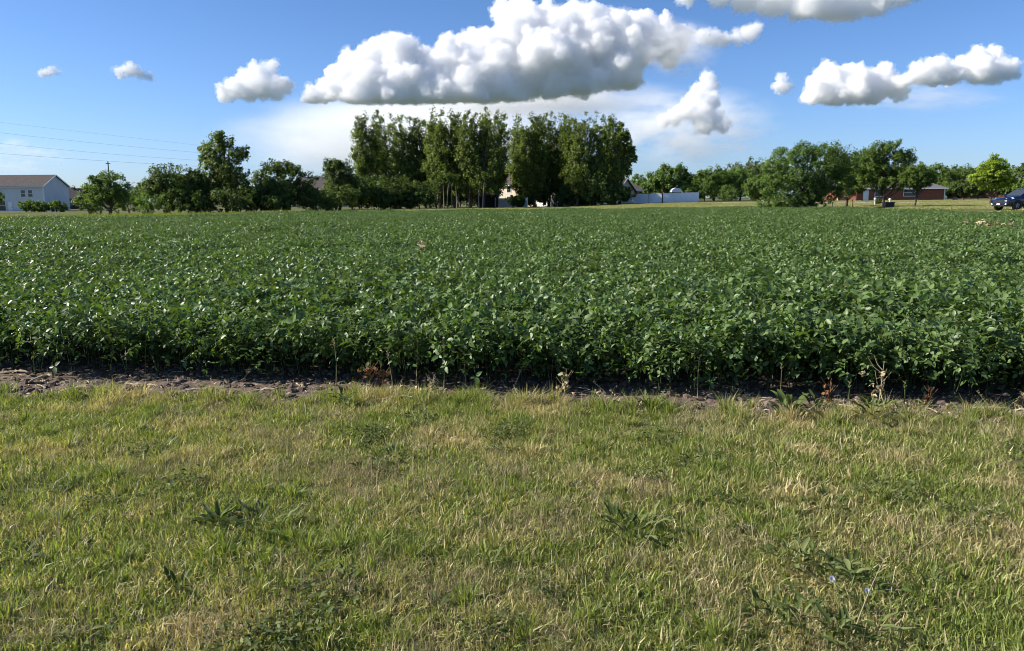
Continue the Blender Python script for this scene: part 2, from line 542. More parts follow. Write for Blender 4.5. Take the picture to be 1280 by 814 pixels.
# ------------------------------------------------------------------ instanced ground cover (stuff)
def scatter(name, pts, rots, scl, idx, protos, label, cat):
    """one object: prototypes instanced on points with rotation, scale and kind"""
    col = bpy.data.collections.new(name + '_kinds')
    for k, me in enumerate(protos):
        o = bpy.data.objects.new('%s_kind_%02d' % (name, k), me)
        col.objects.link(o)
    me = bpy.data.meshes.new(name)
    pts = np.ascontiguousarray(pts, dtype=np.float32)
    me.vertices.add(len(pts)); me.vertices.foreach_set('co', pts.ravel())
    a = me.attributes.new('rot', 'FLOAT_VECTOR', 'POINT'); a.data.foreach_set('vector', np.ascontiguousarray(rots, dtype=np.float32).ravel())
    a = me.attributes.new('scl', 'FLOAT', 'POINT'); a.data.foreach_set('value', np.ascontiguousarray(scl, dtype=np.float32))
    a = me.attributes.new('idx', 'INT', 'POINT'); a.data.foreach_set('value', np.ascontiguousarray(idx, dtype=np.int32))
    ob = link(name, me)
    ng = bpy.data.node_groups.new(name, 'GeometryNodeTree')
    ng.interface.new_socket('Geometry', in_out='INPUT', socket_type='NodeSocketGeometry')
    ng.interface.new_socket('Geometry', in_out='OUTPUT', socket_type='NodeSocketGeometry')
    gi = ng.nodes.new('NodeGroupInput'); go = ng.nodes.new('NodeGroupOutput')
    ci = ng.nodes.new('GeometryNodeCollectionInfo'); ci.inputs['Collection'].default_value = col
    ci.inputs['Separate Children'].default_value = True; ci.inputs['Reset Children'].default_value = True
    ip = ng.nodes.new('GeometryNodeInstanceOnPoints'); ip.inputs['Pick Instance'].default_value = True
    def na(nm, ty):
        n = ng.nodes.new('GeometryNodeInputNamedAttribute'); n.data_type = ty; n.inputs['Name'].default_value = nm
        return n.outputs['Attribute']
    L = ng.links.new
    L(gi.outputs[0], ip.inputs['Points']); L(ci.outputs[0], ip.inputs['Instance'])
    L(na('idx', 'INT'), ip.inputs['Instance Index'])
    e2r = ng.nodes.new('FunctionNodeEulerToRotation')
    L(na('rot', 'FLOAT_VECTOR'), e2r.inputs[0]); L(e2r.outputs[0], ip.inputs['Rotation'])
    L(na('scl', 'FLOAT'), ip.inputs['Scale'])
    L(ip.outputs[0], go.inputs[0])
    md = ob.modifiers.new('scatter', 'NODES'); md.node_group = ng
    return tag(ob, label, cat, kind='stuff')


def vnoise(x, y, s, seed):
    r_ = np.random.default_rng(seed); v = np.zeros_like(x)
    for k in range(7):
        a = r_.uniform(0, 6.283); f = s * r_.uniform(.6, 1.7); ph = r_.uniform(0, 6.283)
        v += np.sin((x * math.cos(a) + y * math.sin(a)) * f + ph)
    return v / 3.0


def rot_mats(rng, n, tilt, up=(0, 0, 1)):
    """n random frames whose z axis is within about tilt (radians, gaussian) of up, random spin"""
    az = rng.uniform(0, 2 * np.pi, n); th = np.abs(rng.normal(0, tilt, n))
    z = np.stack([np.sin(th) * np.cos(az), np.sin(th) * np.sin(az), np.cos(th)], -1)
    z = z + np.asarray(up) - np.array([0, 0, 1]); z /= np.linalg.norm(z, axis=1)[:, None]
    r_ = rng.normal(size=(n, 3))
    x = np.cross(r_, z); x /= np.linalg.norm(x, axis=1)[:, None]
    y = np.cross(z, x)
    return np.stack([x, y, z], -1)          # columns


# ovate leaflet, folded along the midrib, along +y, normal +z
LEAF_V = np.array([[0, 0, 0], [-.26, .28, .06], [-.22, .62, .055], [0, 1.0, -.07], [.22, .62, .055], [.26, .28, .06], [0, .3, .0], [0, .65, -.005]])
LEAF_F = np.array([[0, 6, 1], [6, 7, 2], [6, 2, 1], [7, 3, 2], [0, 5, 6], [6, 5, 4], [6, 4, 7], [7, 4, 3]])


def soy_mesh(name, seed, nplants, area, height, leaves_per=26, low=True, leaf=0.085):
    rng = np.random.default_rng(seed)
    Vs, Fs, Cs, off = [], [], [], 0
    n = nplants * leaves_per
    base = np.repeat(rng.uniform(-area / 2, area / 2, (nplants, 2)) if nplants > 1 else np.zeros((1, 2)), leaves_per, 0)
    hp = np.repeat(rng.uniform(0.88, 1.12, nplants) * height, leaves_per)
    u = rng.uniform(0, 1, n)
    zz = (u ** 0.34 if low else 0.62 + 0.38 * u)
    rad = 0.05 + 0.17 * np.sqrt(rng.uniform(0, 1, n)) * (1.15 - 0.45 * zz)
    az = rng.uniform(0, 2 * np.pi, n)
    P = np.stack([base[:, 0] + rad * np.cos(az), base[:, 1] + rad * np.sin(az), zz * hp - 0.25 * rad * (zz > .7) + rng.normal(0, .02, n)], -1)
    P[:, 2] = np.maximum(P[:, 2], 0.03)
    # three leaflets round each petiole end
    Rm = rot_mats(rng, n, 0.72)
    for k, (ang, sc) in enumerate(((0, 1.0), (1.75, .86), (-1.75, .86))):
        c, s_ = math.cos(ang), math.sin(ang)
        rz = np.array([[c, -s_, 0], [s_, c, 0], [0, 0, 1]])
        droop = rng.uniform(-0.8, 1.1, n)
        cx, sx = np.cos(-droop), np.sin(-droop)
        Rx = np.zeros((n, 3, 3)); Rx[:, 0, 0] = 1; Rx[:, 1, 1] = cx; Rx[:, 1, 2] = -sx; Rx[:, 2, 1] = sx; Rx[:, 2, 2] = cx
        A = Rm @ (rz[None] @ Rx)
        size = leaf * sc * rng.uniform(0.65, 1.25, n)
        lv = LEAF_V.copy(); lv[:, 1] += 0.06
        v = np.einsum('nij,kj->nki', A, lv) * size[:, None, None] + P[:, None]
        Vs.append(v.reshape(-1, 3))
        Fs.append((LEAF_F[None] + (off + np.arange(n) * 8)[:, None, None]).reshape(-1, 3)); off += n * 8
        br = rng.uniform(0.7, 1.35, n); mixv = rng.uniform(0, 1, n) * (zz > .55)
        Cs.append(np.repeat(np.stack([br, mixv, rng.uniform(0, 1, n), np.ones(n)], -1), 8, 0))
    V, F, Cc = np.concatenate(Vs), np.concatenate(Fs), np.concatenate(Cs)
    # stems
    if low:
        sv, sf = [], []
        o2 = len(V)
        for b in np.unique(base, axis=0):
            h = height * 0.9
            for (ax, ay) in ((0, 0), (.05, .02), (-.04, .04)):
                q = np.array([[b[0] + dx, b[1] + dy, 0] for dx, dy in ((.005, 0), (-.003, .004), (-.003, -.004))])
                t = np.array([[b[0] + ax * 2, b[1] + ay * 2, h]])
                sv.append(np.concatenate([q, t])); sf += [[o2, o2 + 1, o2 + 3], [o2 + 1, o2 + 2, o2 + 3], [o2 + 2, o2, o2 + 3]]; o2 += 4
        sv = np.concatenate(sv)
        V = np.concatenate([V, sv]); F = np.concatenate([F, np.array(sf)])
        Cc = np.concatenate([Cc, np.tile([.45, .3, .5, 1], (len(sv), 1))])
    return fast_mesh(name, V, F, cols=Cc, mat=M['soy'])


soy_near = [soy_mesh('soy_plant', 100 + k, 1, 0, 0.58, 56, leaf=0.067) for k in range(8)]
soy_patch = [soy_mesh('soy_patch', 200 + k, 34, 1.0, 0.58, 20, low=False, leaf=0.078) for k in range(6)]
rng = np.random.default_rng(1)
pts, rots, scl, idx = [], [], [], []
# near plants one by one, further ones as square-metre patches
for row in range(34):
    y_off = 0.16 + row * 0.20
    xs = np.arange(-17, 17, 0.16) + rng.uniform(-.06, .06, len(np.arange(-17, 17, 0.16)))
    ys = front_y(xs) + y_off + rng.uniform(-.07, .07, len(xs)) + (0.05 * np.sin(xs * 3.1) + 0.05 * np.sin(xs * 7.7 + 2) if row < 2 else 0)
    keep = np.abs(xs) < 0.75 * ys + 3.5
    xs, ys = xs[keep], ys[keep]
    pts.append(np.stack([xs, ys, np.zeros_like(xs)], -1))
    rots.append(np.stack([rng.normal(0, .07, len(xs)), rng.normal(0, .07, len(xs)), rng.uniform(0, 6.28, len(xs))], -1))
    scl.append(rng.uniform(0.78, 1.14, len(xs)) * (1 + 0.07 * vnoise(xs, ys, .9, 40)))
    idx.append(rng.integers(0, 8, len(xs)))
Y0 = 6.9
X, Y = np.meshgrid(np.arange(-60, 34, 0.8), np.arange(0, 92, 0.8))
X = X.ravel() + rng.uniform(-.25, .25, X.size); Y = Y.ravel() + rng.uniform(-.25, .25, Y.size)
keep = (Y > front_y(X) + Y0) & (field_out(X, Y) < -0.3) & (np.abs(X) < 0.80 * Y + 4)
X, Y = X[keep], Y[keep]
pts.append(np.stack([X, Y, elev(X, Y)], -1))
rots.append(np.stack([rng.normal(0, .03, len(X)), rng.normal(0, .03, len(X)), rng.uniform(0, 6.28, len(X))], -1))
scl.append(rng.uniform(0.88, 1.1, len(X)) * (1 + 0.09 * vnoise(X, Y, .45, 41) + .05 * vnoise(X * .3, Y * 2.0, .9, 42)))
idx.append(8 + rng.integers(0, 6, len(X)))
scatter('soybean_crop', np.concatenate(pts), np.concatenate(rots), np.concatenate(scl), np.concatenate(idx), soy_near + soy_patch,
        'dense green soybean crop filling the field', 'crop')

# ------------------------------------------------------------------ grass
def blade_mesh(name, seed, n, area, hmin, hmax, wid, lean, dryfrac, mat, clump=False):
    rng = np.random.default_rng(seed)
    if clump:
        rr = np.abs(rng.normal(0, area / 4, n)); az = rng.uniform(0, 6.283, n)
        b = np.stack([rr * np.cos(az), rr * np.sin(az)], -1)
    else:
        b = rng.uniform(-area / 2, area / 2, (n, 2))
    h = rng.uniform(hmin, hmax, n) * rng.uniform(.7, 1.1, n)
    dirn = rng.uniform(0, 6.283, n)
    if clump:
        dirn = np.arctan2(b[:, 1], b[:, 0]) + rng.normal(0, .6, n)
    ln = np.abs(rng.normal(0, lean, n))
    dx, dy = np.cos(dirn), np.sin(dirn)
    side = rng.uniform(0, 6.283, n)
    sx, sy = np.cos(side) * wid / 2, np.sin(side) * wid / 2
    w = rng.uniform(.6, 1.3, n)
    z0 = np.full(n, -0.005)
    bend = rng.uniform(.3, 1.0, n)
    def ring(t, wf):
        ox = b[:, 0] + dx * h * np.sin(np.minimum(ln * (t + bend * t * t), 1.5)) * t; oy = b[:, 1] + dy * h * np.sin(np.minimum(ln * (t + bend * t * t), 1.5)) * t
        oz = z0 + h * t * np.cos(np.minimum(ln * (.5 + bend * t), 1.35))
        return (np.stack([ox - sx * w * wf, oy - sy * w * wf, oz], -1), np.stack([ox + sx * w * wf, oy + sy * w * wf, oz], -1))
    a0, a1 = ring(0, 1.0); m0, m1 = ring(.55, .9); t0, _ = ring(1.0, 0.0)
    V = np.stack([a0, a1, m1, m0, t0], 1).reshape(-1, 3)
    o = np.arange(n) * 5
    F = np.concatenate([np.stack([o, o + 1, o + 2], -1), np.stack([o, o + 2, o + 3], -1), np.stack([o + 3, o + 2, o + 4], -1)])
    dry = (rng.uniform(0, 1, n) < dryfrac) * 1.0
    Cc = np.repeat(np.stack([rng.uniform(.5, 1.4, n), rng.uniform(0, 1, n), np.clip(dry + rng.uniform(0, .5, n), 0, 1.3) , np.ones(n)], -1), 5, 0)
    return fast_mesh(name, V, F, cols=Cc, mat=mat)


g_short = [blade_mesh('grass_short', 300 + k, 640, .34, .022, .072, .0056, .95, .26, M['grass']) for k in range(5)]
g_clump = [blade_mesh('grass_clump', 310 + k, 150, .2, .05, .125, .0058, .8, .05, M['grass'], True) for k in range(4)]
g_straw = [blade_mesh('grass_straw', 320 + k, 420, .34, .04, .10, .0032, 1.25, 1, M['straw']) for k in range(4)]
g_wiry = [blade_mesh('grass_wiry', 360 + k, 7, .3, .10, .24, .0034, .8, 1, M['straw']) for k in range(4)]
def clover_mesh(seed):
    r_ = np.random.default_rng(seed); n = 150
    rr = .16 * np.sqrt(r_.uniform(0, 1, n)); az = r_.uniform(0, 6.283, n)
    P = np.stack([rr * np.cos(az), rr * np.sin(az), r_.uniform(.015, .065, n)], -1)
    A = rot_mats(r_, n, .6)
    sz = r_.uniform(.018, .04, n)
    v = np.einsum('nij,kj->nki', A, LEAF_V * np.array([.8, 1, 1])) * sz[:, None, None] + P[:, None]
    F = (LEAF_F[None] + (np.arange(n) * 8)[:, None, None]).reshape(-1, 3)
    Cc = np.repeat(np.stack([r_.uniform(.6, 1.3, n), r_.uniform(0, 1, n), r_.uniform(0, .4, n), np.ones(n)], -1), 8, 0)
    return fast_mesh('grass_broadleaf', v.reshape(-1, 3), F, cols=Cc, mat=M['weed'])
g_clover = [clover_mesh(370 + k) for k in range(4)]
g_edge = [blade_mesh('grass_edge', 330 + k, 110, .2, .10, .26, .006, .6, .25, M['grass'], True) for k in range(4)]
rng = np.random.default_rng(2)
pts, rots, scl, idx = [], [], [], []
def add(x, y, z, tilt, s, k):
    n = len(x)
    pts.append(np.stack([x, y, z], -1)); rots.append(np.stack([rng.normal(0, tilt, n), rng.normal(0, tilt, n), rng.uniform(0, 6.283, n)], -1)); scl.append(s); idx.append(k)
X, Y = np.meshgrid(np.arange(-10.5, 10.5, .19), np.arange(1.2, 8.2, .19))
X = X.ravel() + rng.uniform(-.08, .08, X.size); Y = Y.ravel() + rng.uniform(-.08, .08, Y.size)
k = Y < grass_y(X) + rng.normal(0, .06, X.size) - .02
X, Y = X[k], Y[k]
add(X, Y, np.zeros_like(X), .06, rng.uniform(.75, 1.25, len(X)) * (1 + .18 * vnoise(X, Y, 2.5, 5)), rng.integers(0, 5, len(X)))
# green clumps where the turf is fresher, straw where it is dry
n = 6800
X = rng.uniform(-10.5, 10.5, n); Y = rng.uniform(1.2, 7.4, n)
p = vnoise(X, Y, 2.2, 8) + vnoise(X, Y, 6, 9) * .5 - .03 * X
k = (Y < grass_y(X)) & (p > rng.uniform(-.6, 1.1, n))
add(X[k], Y[k], np.zeros(k.sum()), .1, rng.uniform(.35, 1.05, k.sum()), 5 + rng.integers(0, 4, k.sum()))
n = 3600
X = rng.uniform(-10.5, 10.5, n); Y = rng.uniform(1.2, 7.4, n)
p = vnoise(X, Y, 1.7, 18) + vnoise(X, Y, 5, 19) * .5 + .05 * X
k = (Y < grass_y(X) - .05) & (p > rng.uniform(-.5, 1.4, n))
add(X[k], Y[k], np.zeros(k.sum()), .1, rng.uniform(.6, 1.1, k.sum()), 9 + rng.integers(0, 4, k.sum()))
# ragged taller fringe along the soil
n = 520
X = rng.uniform(-10.5, 10.5, n); Y = grass_y(X) + rng.normal(-.05, .12, n) + .05
k = (rng.uniform(0, 1, n) < np.where(X < -1.3, .6, 1.0)) & (Y < front_y(X) + .12)
add(X[k], Y[k], np.zeros(k.sum()), .12, rng.uniform(.35, .85, k.sum()), 13 + rng.integers(0, 4, k.sum()))
n = 1500
X = rng.uniform(-10.5, 10.5, n); Y = rng.uniform(1.2, 7.4, n); k = Y < grass_y(X)
add(X[k], Y[k], np.zeros(k.sum()), .1, rng.uniform(.5, 1.1, k.sum()), 17 + rng.integers(0, 4, k.sum()))
n = 1300
X = rng.uniform(-10.5, 10.5, n); Y = rng.uniform(1.2, 7.4, n); p = vnoise(X, Y, 1.9, 51) + .6 * vnoise(X, Y, 5, 52)
k = (Y < grass_y(X) + .05) & (p > rng.uniform(.2, 1.5, n))
add(X[k], Y[k], np.full(k.sum(), .012), .15, rng.uniform(.6, 1.2, k.sum()), 21 + rng.integers(0, 4, k.sum()))
scatter('roadside_grass', np.concatenate(pts), np.concatenate(rots), np.concatenate(scl), np.concatenate(idx), g_short + g_clump + g_straw + g_edge + g_wiry + g_clover,
        'rough half dry grass in the foreground', 'grass')

# rough verge beyond the field on the left, thin grass on the far lawns
v_tall = [blade_mesh('verge_tall', 340 + k, 420, 1.3, .35, .85, .03, .5, .2, M['verge']) for k in range(4)]
n = 9000
X = rng.uniform(-75, -19, n); Y = rng.uniform(48, 100, n)
o = field_out(X, Y)
k = (o > .2) & (o < rng.uniform(3, 34, n)) & (X < -0.28 * Y)
pts, rots, scl, idx = [], [], [], []
add(X[k], Y[k], elev(X[k], Y[k]), .06, rng.uniform(.45, 1.0, k.sum()) * np.where(o[k] > 14, .7, 1), rng.integers(0, 4, k.sum()))
scatter('weedy_verge', np.concatenate(pts), np.concatenate(rots), np.concatenate(scl), np.concatenate(idx), v_tall, 'tall yellow green weeds beyond the field at left', 'weeds')
v_low = [blade_mesh('lawn_low', 350 + k, 520, 1.6, .06, .16, .03, .7, .3, M['grass']) for k in range(3)]
n = 9000
X = rng.uniform(-25, 110, n); Y = rng.uniform(52, 165, n); o = field_out(X, Y)
k = (o > .3) & (np.abs(X) < .75 * Y) & (o < 60)
for (ax, ay, bx, by, w) in ((36, 66, 48, 61.5, 3.4), (48, 61.5, 70, 58, 3.4), (34, 96, 50, 92, 1.6), (50, 92, 75, 87, 1.6), (75, 87, 110, 82, 1.6), (56, 128, 72, 122, 4), (72, 122, 92, 118, 4), (92, 118, 120, 116, 4), (26, 146, 40, 140, 3.5), (40, 140, 56, 128, 3.5)):
    dx, dy = bx - ax, by - ay
    t = np.clip(((X - ax) * dx + (Y - ay) * dy) / (dx * dx + dy * dy), 0, 1)
    k &= np.hypot(X - ax - t * dx, Y - ay - t * dy) > w
pts, rots, scl, idx = [], [], [], []
add(X[k], Y[k], elev(X[k], Y[k]), .03, rng.uniform(.6, 1.2, k.sum()), rng.integers(0, 3, k.sum()))
scatter('lawn_grass', np.concatenate(pts), np.concatenate(rots), np.concatenate(scl), np.concatenate(idx), v_low, 'short sunlit lawn grass beyond the field', 'grass')

# clods on the bare strip
def clod_mesh(seed):
    r_ = np.random.default_rng(seed)
    bm = bmesh.new(); bmesh.ops.create_icosphere(bm, subdivisions=1, radius=1)
    for v in bm.verts: v.co *= r_.uniform(.7, 1.25); v.co.z *= .65
    me = bpy.data.meshes.new('clod'); bm.to_mesh(me); bm.free(); me.materials.append(M['soil']); return me
def chip_mesh(seed):
    r_ = np.random.default_rng(seed)
    L, w = r_.uniform(.5, 1.0), r_.uniform(.08, .22)
    c = [(-L, -w, 0), (-L, w, .1), (L, w * .6, .12), (L, -w * .6, 0), (0, -w, .2), (0, w, .25)]
    me = bpy.data.meshes.new('chip'); me.from_pydata(c, [], [(0, 4, 5, 1), (4, 3, 2, 5)]); me.materials.append(M['corn']); return me
n = 20000
X = rng.uniform(-10, 10, n); Y = rng.uniform(5.2, 8.6, n)
k = (Y > grass_y(X) - .06) & (Y < front_y(X) + .6)
X, Y = X[k], Y[k]
pts, rots, scl, idx = [], [], [], []
kind = np.where(rng.uniform(0, 1, len(X)) < .5, 5 + rng.integers(0, 4, len(X)), rng.integers(0, 5, len(X)))
add(X, Y, np.where(kind >= 5, .015, .004), .35, np.where(kind >= 5, rng.uniform(.01, .05, len(X)) ** 1.0, .010 + .05 * rng.uniform(0, 1, len(X)) ** 2.2 ), kind)
scatter('soil_crumbs', np.concatenate(pts), np.concatenate(rots), np.concatenate(scl), np.concatenate(idx), [clod_mesh(k) for k in range(5)] + [chip_mesh(k) for k in range(4)],
        'soil clods and shredded corn residue on the bare strip', 'soil crumbs')
# ------------------------------------------------------------------ trees
def tube(P, Rr, sides=6):
    P = np.asarray(P, dtype=float); n = len(P)
    T = np.gradient(P, axis=0); T /= np.linalg.norm(T, axis=1)[:, None] + 1e-9
    ref = np.array([0, 0, 1.0]) if abs(T[0, 2]) < .9 else np.array([1.0, 0, 0])
    V, F = [], []
    for k in range(n):
        u = np.cross(T[k], ref); u /= np.linalg.norm(u) + 1e-9
        w = np.cross(T[k], u)
        a = np.arange(sides) * 2 * np.pi / sides
        V.append(P[k] + (np.cos(a)[:, None] * u + np.sin(a)[:, None] * w) * Rr[k])
    for k in range(n - 1):
        for j in range(sides):
            F.append((k * sides + j, k * sides + (j + 1) % sides, (k + 1) * sides + (j + 1) % sides, (k + 1) * sides + j))
    return np.concatenate(V), np.array(F)


def join(parts):
    Vs, Fs, o = [], [], 0
    for v, f in parts:
        Vs.append(v); Fs.append(f + o); o += len(v)
    return np.concatenate(Vs), np.concatenate(Fs)


def crown_leaves(rng, cl, cr, per, leaf, outc, aspect=1.0):
    """leaf faces round clump centres cl (n,3) with radii cr"""
    n = len(cl) * per
    c = np.repeat(cl, per, 0); r_ = np.repeat(cr, per)
    d = rng.normal(size=(n, 3)); d /= np.linalg.norm(d, axis=1)[:, None]
    q = rng.uniform(0, 1, n) ** (1 / 2.0)
    P = c + d * (q * r_)[:, None] * np.array([1, 1, aspect])
    out = P - outc; out /= np.linalg.norm(out, axis=1)[:, None] + 1e-6
    nrm = out * .5 + d * .4 + rng.normal(0, .55, (n, 3)) + np.array([0, 0, .35]); nrm /= np.linalg.norm(nrm, axis=1)[:, None]
    rr = rng.normal(size=(n, 3)); x = np.cross(rr, nrm); x /= np.linalg.norm(x, axis=1)[:, None]; y = np.cross(nrm, x)
    s = leaf * rng.uniform(.55, 1.35, n)[:, None]
    bend = nrm * s * rng.uniform(-.25, .25, (n, 1))
    V = np.stack([P - y * s * .62, P + x * s * .36 + bend, P + y * s * .62, P - x * s * .36 + bend], 1).reshape(-1, 3)
    F = np.arange(n * 4).reshape(-1, 4)
    clb = np.repeat(rng.uniform(.8, 1.2, len(cl)), per)
    Cc = np.repeat(np.stack([clb * rng.uniform(.75, 1.25, n), rng.uniform(0, 1, n), rng.uniform(0, 1, n), np.ones(n)], -1), 4, 0)
    return V, F, Cc


def tree_meshes(seed, h, lobes, nclump, per, leaf, mat, bark, trunk_r=.18, stems=1, stem_top=.9, fork=.12, limbs=26, clump_r=.09, lean=(0, 0), aspect=1.0, spread=.25, skirt=None):
    """lobes: ellipsoids (x, y, z, rx, ry, rz) in units of the height"""
    rng = np.random.default_rng(seed)
    L = np.array(lobes) * h
    vol = L[:, 3] * L[:, 4] * L[:, 5]
    cnt = np.maximum(3, (nclump * vol ** .75 / (vol ** .75).sum()).astype(int))
    cl = []
    for l, c in zip(L, cnt):
        d = rng.normal(size=(c, 3)); d /= np.linalg.norm(d, axis=1)[:, None]
        q = rng.uniform(0, 1, c) ** (1 / 2.6)
        cl.append(l[:3] + d * q[:, None] * l[3:])
    cl = np.concatenate(cl)
    cl[:, 2] = np.maximum(cl[:, 2], .04 * h)
    cr = h * clump_r * rng.uniform(.55, 1.35, len(cl))
    outc = np.array([lean[0] * h * .5, lean[1] * h * .5, h * .45])
    V, F, Cc = crown_leaves(rng, cl, cr, per, leaf, outc, aspect)
    crown = fast_mesh('crown', V, F, cols=Cc, mat=mat)
    parts = []
    tops = []
    for s in range(stems):
        a = 6.283 * s / max(stems, 1) + rng.uniform(0, 1)
        sp = spread * h * (0.35 if stems > 1 else 0.0)
        T = np.array([lean[0] * h + math.cos(a) * sp, lean[1] * h + math.sin(a) * sp, stem_top * h * rng.uniform(.9, 1.0)])
        t = np.linspace(0, 1, 9)[:, None]
        P = np.array([0, 0, -.1]) + T * t + np.concatenate([np.sin(t * 3.1) * rng.normal(0, .02) * h, np.sin(t * 4.2) * rng.normal(0, .02) * h, t * 0], 1)
        if stems > 1:
            P[:, :2] += (1 - t) ** 1 * 0
        r0 = trunk_r * (1 if stems == 1 else .75)
        parts.append(tube(P, r0 * (1.12 - .95 * t[:, 0]) * (1 + .35 * np.exp(-t[:, 0] * 18)), 7))
        tops.append(P)
    ids = rng.permutation(len(cl))[:limbs]
    for k in ids:
        tgt = cl[k]
        P0 = tops[rng.integers(0, len(tops))]
        zf = np.clip((tgt[2] / h - .22) * .75, fork, stem_top * .85) / stem_top
        b = np.array([np.interp(zf, np.linspace(0, 1, 9), P0[:, j]) for j in range(3)])
        mid = b * .5 + tgt * .5 + np.array([0, 0, -.03 * h]) + rng.normal(0, .015 * h, 3)
        t = np.linspace(0, 1, 5)[:, None]
        P = b * (1 - t) ** 2 + 2 * mid * t * (1 - t) + tgt * t ** 2
        r0 = trunk_r * rng.uniform(.22, .4)
        parts.append(tube(P, r0 * (1.05 - .85 * t[:, 0]), 4))
    V, F = join(parts)
    trunk = fast_mesh('trunk', V, F, mat=bark, smooth=True)
    return trunk, crown


def plant_tree(name, label, loc, meshes, cat='tree', group=None, rz=0.0, sc=1.0):
    o = empty(name, loc, rz); o.scale = (sc, sc, sc)
    link('trunk', meshes[0], o); link('crown', meshes[1], o)
    return tag(o, label, cat, group)


def hgt(top_py, px, dist, z0):
    return at(px, top_py, dist).z - z0


def tree_at(name, label, px, dist, top_py, seed, lobes, n, per, leaf, mat, cat='tree', group=None, bark='bark', **kw):
    p = spot(px, dist)
    h = hgt(top_py, px, dist, p.z)
    ms = tree_meshes(seed, h, lobes, n, per, leaf, M[mat], M[bark], **kw)
    return plant_tree(name, label, p, ms, cat, group)


# --- poplar row: five crown patterns, each tree its own size and place
PD = 150.0
def pop_lobes(k):
    r_ = np.random.default_rng(900 + k)
    L = []
    for s in range(6 + k % 3):
        a = r_.uniform(0, 6.28); q = r_.uniform(.03, .15); top = r_.uniform(.76, .97) if s else .93
        x, y = q * math.cos(a), q * math.sin(a)
        L.append((x, y, top - .06, .05, .05, .07))
        L.append((x * 1.0, y * 1.0, top - .18, .085, .085, .10))
        L.append((x * 1.0, y * 1.0, top - .36, .10, .10, .12))
        L.append((x * .9, y * .9, top - .54, .10, .10, .12))
    L.append((0, 0, .28, .11, .11, .13))
    return L
pop = [tree_meshes(50 + k, 19.0, pop_lobes(k), 410, 32, .32, M['poplar'], M['bark'], trunk_r=.2, stems=3 if k % 2 else 2, stem_top=.88, limbs=60, clump_r=.031, aspect=1.4, spread=.3) for k in range(5)]
POPS = [(458, 139, 'leftmost poplar of the tall row'), (484, 137, 'second poplar from the left end of the tall row'), (509, 139, 'third poplar from the left end of the tall row'),
        (532, 142, 'fourth poplar from the left end of the tall row'), (549, 134, 'fifth poplar from the left end of the tall row'), (568, 135, 'sixth poplar from the left end of the tall row'),
        (588, 138, 'seventh poplar from the left end of the tall row'), (604, 134, 'eighth poplar from the left, just left of the cleft in the tall row'), (621, 135, 'ninth poplar from the left, beside the pale house gap'),
        (650, 143, 'eighth poplar from the right end of the tall row'), (668, 138, 'seventh poplar from the right end of the tall row'), (686, 141, 'sixth poplar from the right end of the tall row'),
        (702, 137, 'fifth poplar from the right end of the tall row'), (722, 141, 'fourth poplar from the right end of the tall row'), (744, 140, 'third poplar from the right end of the tall row'),
        (760, 141, 'second poplar from the right end of the tall row')]
rng = np.random.default_rng(33)
for k, (px, top, lab) in enumerate(POPS):
    d = PD + rng.uniform(-7, 9)
    p = spot(px, d); h = hgt(top, px, d, p.z)
    plant_tree('poplar_tree', lab, p, pop[k % 5], 'tree', 'tall poplar row behind the field', rng.uniform(0, 6.28), h / 18.6)
# the end tree leans out to the right
tree_at('poplar_tree', 'rightmost poplar of the tall row, leaning out to the right', 768, 146, 150, 61,
        [(.10, 0, .80, .07, .07, .10), (.15, 0, .66, .08, .08, .11), (.19, 0, .55, .07, .07, .09), (.06, 0, .70, .08, .08, .14), (.04, 0, .50, .09, .09, .16), (.10, 0, .42, .10, .10, .10), (.02, 0, .30, .09, .09, .12), (.07, 0, .92, .04, .04, .07)],
        260, 34, .36, 'poplar', group='tall poplar row behind the field', trunk_r=.22, stems=2, stem_top=.85, limbs=46, clump_r=.036, lean=(.12, 0))

